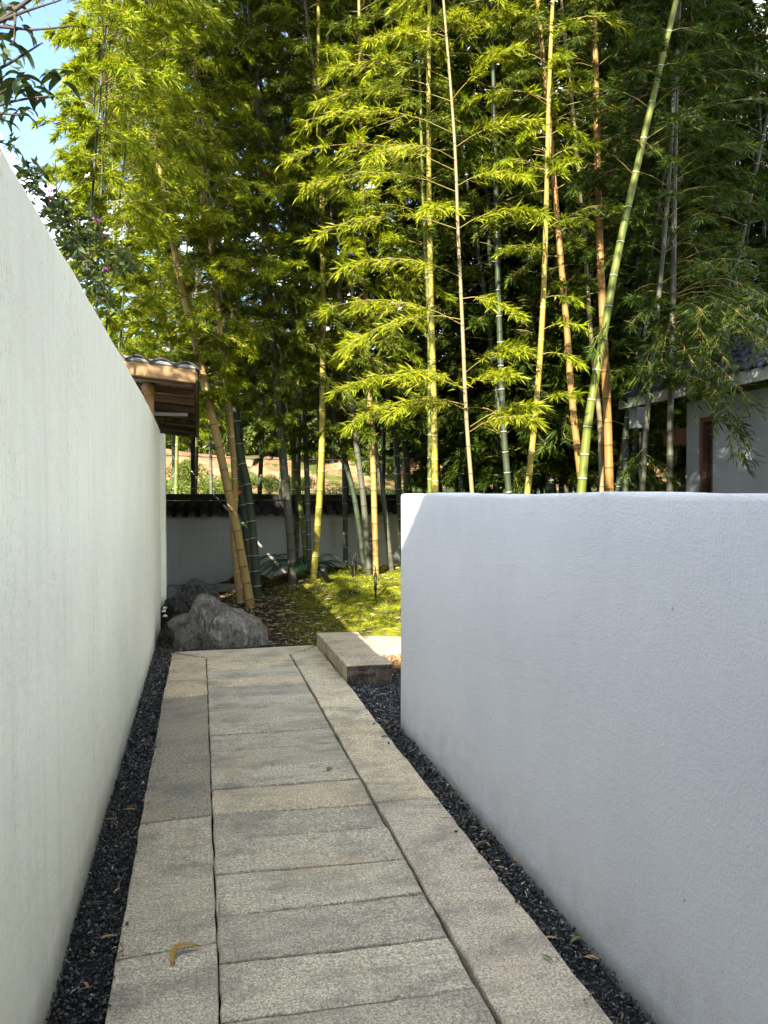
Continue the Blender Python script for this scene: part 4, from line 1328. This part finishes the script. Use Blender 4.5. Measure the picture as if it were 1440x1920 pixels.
# ------------------------------------------------------------------ house on the right
HX, HE, HY1 = 6.43, 5.95, 9.28
house = empty('house', (HX, 7, 0), 'grey plastered house with slate tiled roof behind the low right wall', 'house')
w0, w1 = ground(1311, 928.01).y, 0
wy0 = 9.02; wy1 = 8.72      # window slit along y
for y0, y1, z0, z1 in ((wy0, HY1, -.1, 2.85), (2.0, wy1, -.1, 2.85), (wy1, wy0, 2.62, 2.85), (wy1, wy0, -.1, .7)):
    bm = bmesh.new(); box_bm(bm, (HX, y0, z0), (HX + .22, y1, z1)); link('wall', bm_mesh('wall', bm), M['plaster_house'], house)
bm = bmesh.new(); box_bm(bm, (HX + .22, HY1 - .2, -.1), (11, HY1, 2.85)); link('wall', bm_mesh('wall', bm), M['plaster_house'], house)
win = empty('window', (HX, wy1, .7)); win.parent = house
win.matrix_parent_inverse = Matrix.Translation(house.location).inverted()
for y0, y1, z0, z1 in ((wy1 + .002, wy1 + .06, .7, 2.618), (wy0 - .06, wy0 - .002, .7, 2.618), (wy1 + .06, wy0 - .06, 2.56, 2.618), (wy1 + .06, wy0 - .06, 1.5, 1.54)):
    bm = bmesh.new(); box_bm(bm, (HX + .02, y0, z0), (HX + .12, y1, z1), .004); q = link('frame', bm_mesh('frame', bm), M['dark_wood']); q.parent = win; q.matrix_parent_inverse = Matrix.Translation((HX, wy1, .7)).inverted()
bm = bmesh.new(); box_bm(bm, (HX + .09, wy1 + .05, .7), (HX + .10, wy0 - .05, 2.6)); q = link('pane', bm_mesh('pane', bm), M['glass']); q.parent = win; q.matrix_parent_inverse = Matrix.Translation((HX, wy1, .7)).inverted()
RA = rad(27); RT = math.tan(RA); REND = 10.15


def hroof(x): return 2.98 + (x - HE) * RT


bm = bmesh.new()
pr = [(HE, 2.86), (HE, 2.975), (9.2, hroof(9.2) - .005), (9.2, hroof(9.2) - .15)]
va = [bm.verts.new((x, 1.0, z)) for x, z in pr]; vb = [bm.verts.new((x, REND, z)) for x, z in pr]
bm.faces.new(va); bm.faces.new(vb)
for i in range(4): bm.faces.new((va[i], va[(i + 1) % 4], vb[(i + 1) % 4], vb[i]))
link('roof_deck', bm_mesh('roof_deck', bm), M['white_paint'], house)
bm = bmesh.new(); box_bm(bm, (HE - .03, 1.0, 2.84), (HE - .001, REND + .02, 2.985), .006); link('eave_beam', bm_mesh('eave_beam', bm), M['white_paint'], house)
bm = bmesh.new(); box_bm(bm, (HE + .12, REND - .22, 2.56), (HE + .32, REND - .02, 2.858), .006); link('bracket', bm_mesh('bracket', bm), M['plaster_house'], house)
tube('porch_post', [(HE + .24, REND - .12, -.1), (HE + .24, REND - .12, 2.56)], .022, M['black_metal'], house, 8)
bm = bmesh.new(); box_bm(bm, (HX + .05, HY1 + .002, 2.30), (HX + .25, REND - .25, 2.52), .0); link('porch_beam', bm_mesh('porch_beam', bm), M['dark_wood'], house)
# tiles: overlapping courses, one curved row mesh shared down the slope
bm = bmesh.new()
Lc = .34
for c in range(11):
    xa = c * Lc * math.cos(RA) - .06
    n = 5
    rows = []
    for x, lift in ((xa, .045), (xa + Lc * 1.12 * math.cos(RA), .012)):
        rows.append([bm.verts.new((x, -.105 + .21 * k / n, (x) * RT + lift + .048 * math.sin(math.pi * k / n))) for k in range(n + 1)])
    for k in range(n): bm.faces.new((rows[0][k], rows[0][k + 1], rows[1][k + 1], rows[1][k]))
    lip = [bm.verts.new((xa, v.co.y, v.co.z - .035)) for v in rows[0]]
    for k in range(n): bm.faces.new((rows[0][k], lip[k], lip[k + 1], rows[0][k + 1]))
TR = bm_mesh('tile_row', bm); TR.materials.append(M['tile_house'])
y = REND - .08
while y > 4.0:
    q = link('tile_row', TR, None, house, world=True); q.location = (HE, y, 2.98 + random.uniform(-.004, .004)); y -= .212

# ------------------------------------------------------------------ fan palm, lights and stakes on the mound
def frond(base, az, L, up, n=24):
    ax = np.array([math.cos(az), math.sin(az), 0.0]); zz = np.array([0, 0, 1.0])
    t = np.linspace(.0, 1, 12)
    pos = lambda t: np.array(base) + ax * (L * t)[:, None] + zz * (L * (up * t - (up * .6 + .35) * t * t))[:, None]
    V, F = tube_arrays(pos(t), np.linspace(.007, .002, 12), 4)
    tt = np.linspace(.22, 1, n).repeat(2)
    p = pos(tt)
    sd = np.array([-ax[1], ax[0], 0.0]); sg = np.tile([1, -1], n)[:, None]
    d = ax * .75 + sd * sg * .8 + zz * (.10 - .7 * tt[:, None] ** 2)
    d /= np.linalg.norm(d, axis=1, keepdims=True)
    ll = L * .36 * np.sin(np.pi * (tt * .8 + .16)) + .03
    V2, F2 = blade_arrays(p, d, ll, np.full(len(p), .015), np.tile(zz, (len(p), 1)))
    return np.concatenate([V, V2]), np.concatenate([F, F2 + len(V)])


pc = pix(565, 1085, 12.05)
palm = empty('palm', (pc.x, pc.y, mound_h(pc.x, pc.y)), 'dark feathery palm spreading behind the thick grey bamboo', 'palm')
for i in range(26):
    a = i * 2.4 + random.uniform(-.3, .3)
    V, F = frond((pc.x + random.uniform(-.1, .1), pc.y + random.uniform(-.05, .05), mound_h(pc.x, pc.y) + .05), a, random.uniform(.5, .85), random.uniform(.6, 1.5))
    link('frond', np_mesh('frond', V, F), M['palm_leaf'], palm)


def stake(X, Y0, Y1, d, label, loop=True, arc=None):
    a, b = pix(X, Y0, d), pix(X, Y1, d)
    a.z = min(a.z, mound_h(a.x, a.y) - .02)
    o = empty('garden_stake', a, label, 'garden stake', 'black stakes on the moss mound')
    tube('rod', [a, b - Vector((0, 0, .10)), b], [.012, .012, .009], M['black_metal'], o, 6)
    tube('sleeve', [a.lerp(b, .30), a.lerp(b, .86)], .019, M['black_metal'], o, 8)
    if loop:
        c = b + Vector((-.028, 0, .012))
        tube('hook', [c + Vector((.028 * math.cos(t), 0, .028 * math.sin(t))) for t in np.linspace(-.4, 4.6, 12)], .007, M['black_metal'], o, 6)
    return o


stake(661, 1078, 1042, 11.3, 'black hooked stake at the crest of the moss, left of the studs')
stake(667, 1074, 1036, 11.7, 'plain pointed black stake just behind a hooked one', False)
stake(704, 1110, 1066, 10.2, 'black hooked stake lower on the moss slope near the wall end')
# tilted black spotlight
a = pix(612, 1095, 10.9); a.z = mound_h(a.x, a.y)
sp = empty('garden_spotlight', a, 'tilted black spotlight beside the foot of the bright yellow bamboo', 'spotlight')
b = pix(606, 1070, 10.85)
tube('spike', [a + Vector((.01, 0, -.05)), a + Vector((0, 0, .07))], .014, M['black_metal'], sp, 6)
dv = (b - (a + Vector((0, 0, .05)))).normalized()
o0 = a + Vector((.01, 0, .03))
tube('lamp_body', [o0, o0 + dv * .02, o0 + dv * .17, o0 + dv * .20], [.028, .038, .048, .044], M['black_metal'], sp, 10)
tube('lamp_bracket', [a + Vector((.05, 0, .0)), a + Vector((.05, 0, .06)), o0 + dv * .09], .008, M['black_metal'], sp, 5)
# dark strip with white studs by the grey bamboo
for X, lab in ((684, 'black strip with white studs left of the pale grey bamboo'), (697, 'black strip with white studs right of the pale grey bamboo')):
    a, b = pix(X, 1072, 11.95), pix(X - 2, 1000, 11.95)
    o = empty('studded_strip', a, lab, 'light strip', 'studded strips at the bamboo foot')
    bm = bmesh.new(); box_bm(bm, (a.x - .045, a.y - .01, a.z - .05), (a.x + .045, a.y + .01, b.z), .004); link('strip', bm_mesh('strip', bm), M['black_metal'], o)
    for i in range(7):
        for sx in (-.024, .024):
            bm = bmesh.new(); bmesh.ops.create_icosphere(bm, subdivisions=1, radius=.0165, matrix=Matrix.Translation((a.x + sx, a.y - .018, a.z + .06 + i * .075 + (.03 if sx > 0 else 0))))
            link('stud', bm_mesh('stud', bm), M['bead'], o, smooth=True)
# small red blossom on the coping
a = pix(446, 922, 11.2)
o = empty('red_flower', a, 'tiny red blossom on a thin stalk in front of the black coping', 'flower')
tube('stalk', [a + Vector((0, 0, -.02)), a + Vector((.01, 0, .10)), a + Vector((.02, 0, .16))], .004, M['twig'], o, 4)
V, F = blade_arrays(np.tile(np.array(tuple(a)), (7, 1)), rand_dirs(7, -.9, .4), np.full(7, .06), np.full(7, .035), R.normal(0, 1, (7, 3)))
link('petals', np_mesh('petals', V, F), M['red'], o)
# white pebbles by the pier
for i, (X, Y) in enumerate(((307, 1146), (310, 1155), (309, 1140))):
    p = pix(X, Y, 9.35)
    bm = bmesh.new(); bmesh.ops.create_icosphere(bm, subdivisions=2, radius=.028, matrix=Matrix.Translation(p) @ Matrix.Diagonal((1, .8, .7, 1)))
    for v in bm.verts: v.co += Vector((1, 1, 1)) * .006 * fbm(v.co, 20)
    tag(link('pebble', bm_mesh('pebble', bm), M['bead'], smooth=True), ('lower', 'lowest', 'topmost')[i] + ' white pebble lodged between the dark rock and the left wall', 'pebble', 'white pebbles by the left wall')


# ------------------------------------------------------------------ overhanging tree and bougainvillea at the left wall
def big_leaf(bm, p, d, L, W, curl, up=Vector((0, 0, 1))):
    s = d.cross(up).normalized()
    n = 6
    pts, dirv = [], d.normalized()
    q = Vector(p)
    rows = []
    for k in range(n + 1):
        t = k / n
        wv = W * .5 * (math.sin(math.pi * min(1, t * .92 + .04)) ** .8)
        nn = s.cross(dirv)
        rows.append((bm.verts.new(q - s * wv + nn * wv * .35), bm.verts.new(q), bm.verts.new(q + s * wv + nn * wv * .35)))
        dirv = (dirv + Vector((0, 0, -1)) * curl).normalized()
        q = q + dirv * (L / n)
    for a, b in zip(rows, rows[1:]):
        bm.faces.new((a[0], b[0], b[1], a[1])); bm.faces.new((a[1], b[1], b[2], a[2]))


D0 = 4.2
tr = empty('overhanging_tree', (-1.9, 3.6, 0), 'dark tree behind the left wall with curled glossy leaves in the top corner', 'tree')
root = pix(-120, 300, D0)
limbs = [[(-300, 900), (-200, 500), (-60, 100), (0, 40), (54, 0), (90, -40)], [(0, 40), (45, 22), (115, 0)], [(-60, 60), (0, 50), (60, 56), (140, 48)], [(-80, 160), (0, 128), (40, 105), (80, 80)],
         [(-90, 230), (0, 197), (45, 186), (92, 180)], [(-70, 190), (0, 175), (38, 150)], [(-60, 200), (0, 212), (38, 216)], [(0, 20), (25, 12), (28, 60), (26, 80)]]
for i, pl in enumerate(limbs):
    P = [pix(X, Y, D0) for X, Y in pl]
    if i == 0: P[0] = Vector((P[0].x, P[0].y, -.1))
    pth = smooth_path(P, .08)
    tube('trunk' if i == 0 else 'limb', pth, np.linspace(.045 if i == 0 else .012, .010 if i == 0 else .004, len(pth)), M['bark'], tr, 7)
for X, Y, n, L in ((38, 148, 7, .17), (60, 168, 5, .15), (38, 214, 8, .13), (20, 78, 4, .17), (110, 150, 7, .14), (12, 20, 6, .16), (45, 55, 4, .13), (-20, 120, 6, .16), (4, 222, 4, .11), (100, 185, 4, .11)):
    for i in range(n):
        bm = bmesh.new()
        d = Vector((random.uniform(-1, 1), random.uniform(-.6, .6), random.uniform(-.3, .9))).normalized()
        big_leaf(bm, pix(X + random.uniform(-6, 6), Y + random.uniform(-8, 6), D0 + random.uniform(-.1, .1)), d, L * random.uniform(.7, 1.1), L * .30, random.uniform(.22, .42))
        link('leaf', bm_mesh('leaf', bm), M['glossy_leaf'], tr, smooth=True)

rg2 = random.Random(4)
oc = [((rg2.uniform(-1.5, .15), rg2.uniform(-1.4, 3.4), rg2.uniform(3.6, 5.6)), rg2.uniform(.3, .6)) for _ in range(34)]  # clumps mostly out of view, added to dapple the mound with shade
q = link('crown', crown_mesh('crown', oc, 4200, .13, M['glossy_leaf']), None, tr, world=False)
bo = empty('bougainvillea', (-1.2, 4.4, 0), 'dark leafy shrub with a few pink flowers peeping over the left wall', 'shrub')
D1 = 5.2
twigs = [[(30, 330), (100, 372), (104, 300)], [(60, 360), (110, 375), (150, 345), (163, 328)], [(80, 400), (100, 372), (124, 325)], [(90, 420), (140, 410), (190, 415)], [(110, 470), (150, 440), (160, 400)], [(120, 480), (170, 490), (200, 500)],
         [(120, 500), (160, 555), (215, 560)], [(100, 450), (165, 470), (230, 470)], [(40, 340), (66, 330), (80, 320)], [(140, 520), (180, 470), (190, 420)], [(120, 470), (135, 430), (135, 390)], [(130, 520), (190, 530), (205, 590)]]
for pl in twigs:
    P = smooth_path([pix(X, Y, D1) for X, Y in pl], .05)
    tube('twig', P, np.linspace(.006, .0025, len(P)), M['bark'], bo, 5)
stems = [[(-1.3, 4.5, -.1), (-1.2, 4.6, 1.5), tuple(pix(40, 400, D1))], [(-1.3, 4.5, -.1), (-1.1, 4.8, 1.6), tuple(pix(120, 500, D1))]]
for P in stems:
    P = smooth_path([Vector(p) for p in P], .1); tube('stem', P, np.linspace(.03, .008, len(P)), M['bark'], bo, 7)
P, D, L = [], [], []
for X, Y, n, sp_ in ((20, 270, 14, 12), (48, 318, 26, 16), (70, 325, 22, 14), (62, 350, 30, 16), (95, 385, 46, 22), (115, 385, 30, 18), (105, 415, 40, 22), (140, 425, 36, 26), (165, 420, 24, 20), (150, 470, 46, 26), (185, 440, 26, 20),
                     (200, 495, 40, 24), (225, 480, 30, 20), (165, 520, 36, 24), (195, 550, 22, 20), (240, 500, 18, 14), (130, 455, 40, 20), (212, 580, 14, 14)):
    for i in range(int(n * 1.7)):
        p = pix(X + random.gauss(0, sp_ * .55), Y + random.gauss(0, sp_ * .55), D1 + random.uniform(-.25, .25)); P.append(tuple(p))
        D.append((random.uniform(-1, 1), random.uniform(-1, 1), random.uniform(-.8, .5))); L.append(random.uniform(.05, .09))
P, D, L = np.array(P), np.array(D), np.array(L)
D /= np.linalg.norm(D, axis=1, keepdims=True)
V, F = blade_arrays(P, D, L, L * .36, R.normal(0, 1, P.shape))
link('foliage', np_mesh('foliage', V, F), M['glossy_leaf'], bo)
for X, Y, m in ((93, 361, 'pink'), (95, 373, 'pink'), (166, 329, 'white_petal'), (182, 415, 'pink'), (196, 441, 'pink'), (199, 503, 'pink')):
    c = pix(X, Y, D1 - .1)
    V, F = blade_arrays(np.tile(np.array(tuple(c)), (6, 1)), rand_dirs(6, -.6, .9), np.full(6, .030), np.full(6, .026), R.normal(0, 1, (6, 3)))
    link('flower', np_mesh('flower', V, F), M[m], bo)


# ------------------------------------------------------------------ fallen leaves
def mat_yellow_leaf():
    k = NT('yellowed_leaf')
    f = k.noise(16, 4, .6, k.coord())
    c = k.ramp(f, [(.35, (.20, .12, .008)), (.50, (.34, .21, .010)), (.58, (.28, .15, .012)), (.66, (.08, .03, .010))])
    return k.done(c, .45, None, .4)


M['yellow_leaf'] = mat_yellow_leaf()
pl = [ground(376, 1781), ground(352, 1783), ground(332, 1790), ground(322, 1806), ground(327, 1814)]
pth = smooth_path([p + Vector((0, 0, z)) for p, z in zip(pl, (.012, .022, .026, .020, .006))], .012)
bm = bmesh.new(); rows = []
for k, p in enumerate(pth):
    t = k / (len(pth) - 1); w_ = .0115 * math.sin(math.pi * (t * .93 + .035)) ** .7
    tg = Vector(pth[min(k + 1, len(pth) - 1)] - pth[max(k - 1, 0)]).normalized(); s_ = tg.cross(Vector((0, 0, 1))).normalized()
    p = Vector(p)
    rows.append((bm.verts.new(p - s_ * w_ + Vector((0, 0, .006))), bm.verts.new(p), bm.verts.new(p + s_ * w_ + Vector((0, 0, .004)))))
for a, b in zip(rows, rows[1:]):
    bm.faces.new((a[0], b[0], b[1], a[1])); bm.faces.new((a[1], b[1], b[2], a[2]))
tag(link('fallen_leaf', bm_mesh('fallen_leaf', bm), M['yellow_leaf'], smooth=True), 'curled yellow leaf with a brown tip lying on the left border stones', 'leaf', 'fallen leaves')
M['dry_leaf'] = mat_simple('dry_tan_leaf', (.30, .19, .08), .7, .2, 30, .35)
M['olive_leaf'] = mat_simple('olive_leaf', (.12, .13, .03), .6, .3, 30, .3)
FL = [(612, 1446, 'olive_leaf', .10, 1.0, 0, 'pale green leaf lying on the middle paving stones'), (582, 1576, 'olive_leaf', .06, .1, 0, 'small olive leaf flat on a grey paving stone'),
      (409, 1706, 'dry_leaf', .06, 1.3, 0, 'dry tan leaf over the left long joint'), (213, 1678, 'dry_leaf', .07, 1.2, 1, 'tan leaf on the left gravel level with the left border stone'),
      (143, 1705, 'dry_leaf', .06, 1.5, 1, 'tan leaf at the left wall foot on the gravel'), (166, 1856, 'dry_leaf', .065, 2.0, 1, 'brown leaf lowest on the left gravel'),
      (196, 1540, 'dry_leaf', .08, .2, 1, 'tan leaf by the left wall on the gravel beside the dark border stone'), (230, 1521, 'dry_leaf', .09, .1, 1, 'long dry leaf across the left gravel'),
      (188, 1762, 'dry_leaf', .08, .2, 1, 'dry stalk lying across the left gravel near the yellow leaf'), (242, 1372, 'dry_leaf', .07, .3, 1, 'rusty leaf far up the left gravel strip'),
      (274, 1508, 'dry_leaf', .06, 1.0, 0, 'brown leaf scrap at the left edge of the dark border stone'), (716, 1530, 'dry_leaf', .05, .9, 0, 'orange leaf scrap in the right long joint'),
      (919, 1588, 'dry_leaf', .06, 1.8, 1, 'upper of the tan leaves on the right gravel strip'), (953, 1594, 'dry_leaf', .06, .4, 1, 'tan leaf against the right wall foot'),
      (972, 1620, 'dry_leaf', .08, 1.6, 1, 'orange brown leaf standing at the right wall foot'), (1070, 1770, 'olive_leaf', .10, .5, 1, 'green forked leaf on the right gravel strip'),
      (1045, 1762, 'dry_leaf', .08, 2.8, 1, 'dry leaf next to the green forked leaf'), (1036, 1804, 'olive_leaf', .07, 2.0, 0, 'green leaf on the edge of the right border stone'),
      (1124, 1803, 'dry_leaf', .07, 2.2, 1, 'lowest tan leaf on the right gravel strip'), (728, 1303, 'dry_leaf', .12, 3.0, 1, 'rusty leaf on the gravel before the wall end'),
      (328, 1249, 'dry_leaf', .09, .4, 0, 'dark curled leaf on the far left border stone'), (350, 1268, 'dry_leaf', .06, 1.0, 0, 'small brown leaf on the far left border stone'),
      (617, 1240, 'dry_leaf', .10, 2.4, 0, 'brown leaf lying against the step slab'), (558, 1222, 'dry_leaf', .14, .2, 0, 'tan leaf on the far border stone by the mitre')]
for X, Y, m, L, a, lo, lab in FL:
    p = ground(X, Y, -.012 if lo else .006)
    bm = bmesh.new()
    big_leaf(bm, p + Vector((0, 0, .006)), Vector((math.cos(a), math.sin(a), .22)), L * .75, L * .17, .09)
    tag(link('fallen_leaf', bm_mesh('fallen_leaf', bm), M[m], smooth=True), lab, 'leaf', 'fallen leaves')

# ------------------------------------------------------------------ what stands behind the viewer and shades the passage
hb = empty('courtyard_house', (0, -4, 0), 'white courtyard house behind the viewer whose roof shades the passage', 'house')
bm = bmesh.new(); box_bm(bm, (-9, -10, -.1), (4.5, -3.45, 6.3)); link('wall', bm_mesh('wall', bm), M['plaster_back'], hb)
bm = bmesh.new()
pr = [(-10.4, 6.5), (-3.0, 6.5), (-3.0, 6.78), (-6.7, 8.6), (-10.4, 6.78)]
va = [bm.verts.new((-9.5, y, z)) for y, z in pr]; vb = [bm.verts.new((5.0, y, z)) for y, z in pr]
bm.faces.new(va); bm.faces.new(vb)
for i in range(5): bm.faces.new((va[i], va[(i + 1) % 5], vb[(i + 1) % 5], vb[i]))
link('roof', bm_mesh('roof', bm), M['tile_house'], hb)
bm = bmesh.new(); box_bm(bm, (.0, -3.49, -.08), (1.0, -3.452, 2.2), .004); link('door', bm_mesh('door', bm), M['dark_wood'], hb)
for x in (-5, -2.5, 2.4):
    bm = bmesh.new(); box_bm(bm, (x, -3.49, 3.6), (x + 1.0, -3.452, 5.0), .004); link('window', bm_mesh('window', bm), M['glass'], hb)

# unseen evergreen added beside the viewer; crown shaped to shade the house and right grove
rg = random.Random(9)
cl = []
for i in range(100):
    x = rg.uniform(-1.9, 2.6)
    z = rg.uniform(4.4 if x > -.6 else 6.0, 18.0)
    if z > 12: x = rg.uniform(-2.3, 2.4)
    cl.append(((x, rg.uniform(-2.2, 2.4), z), rg.uniform(.7, 1.2)))
bt = empty('added_shade_tree', (2.6, -.5, -.1), 'unseen evergreen tree added behind the low right wall to shade the grove', 'tree')
link('crown', crown_mesh('crown', cl, 24000, .29, M['tree_leaf']), None, bt, world=False)
P = smooth_path([(0, 0, 0), (.1, .1, 3), (-.1, 0, 7), (.2, .1, 12), (.1, 0, 16.5)], .3)
tube('trunk', P, np.linspace(.22, .05, len(P)), M['bark'], bt, 10, world=False)
for i in range(14):
    z = 4.6 + i * .85; a = i * 2.4
    P = smooth_path([(0, 0, z), (.8 * math.cos(a), .8 * math.sin(a), z + .7), (1.9 * math.cos(a), 1.9 * math.sin(a), z + 1.2)], .2)
    tube('limb', P, np.linspace(.07, .02, len(P)), M['bark'], bt, 7, world=False)
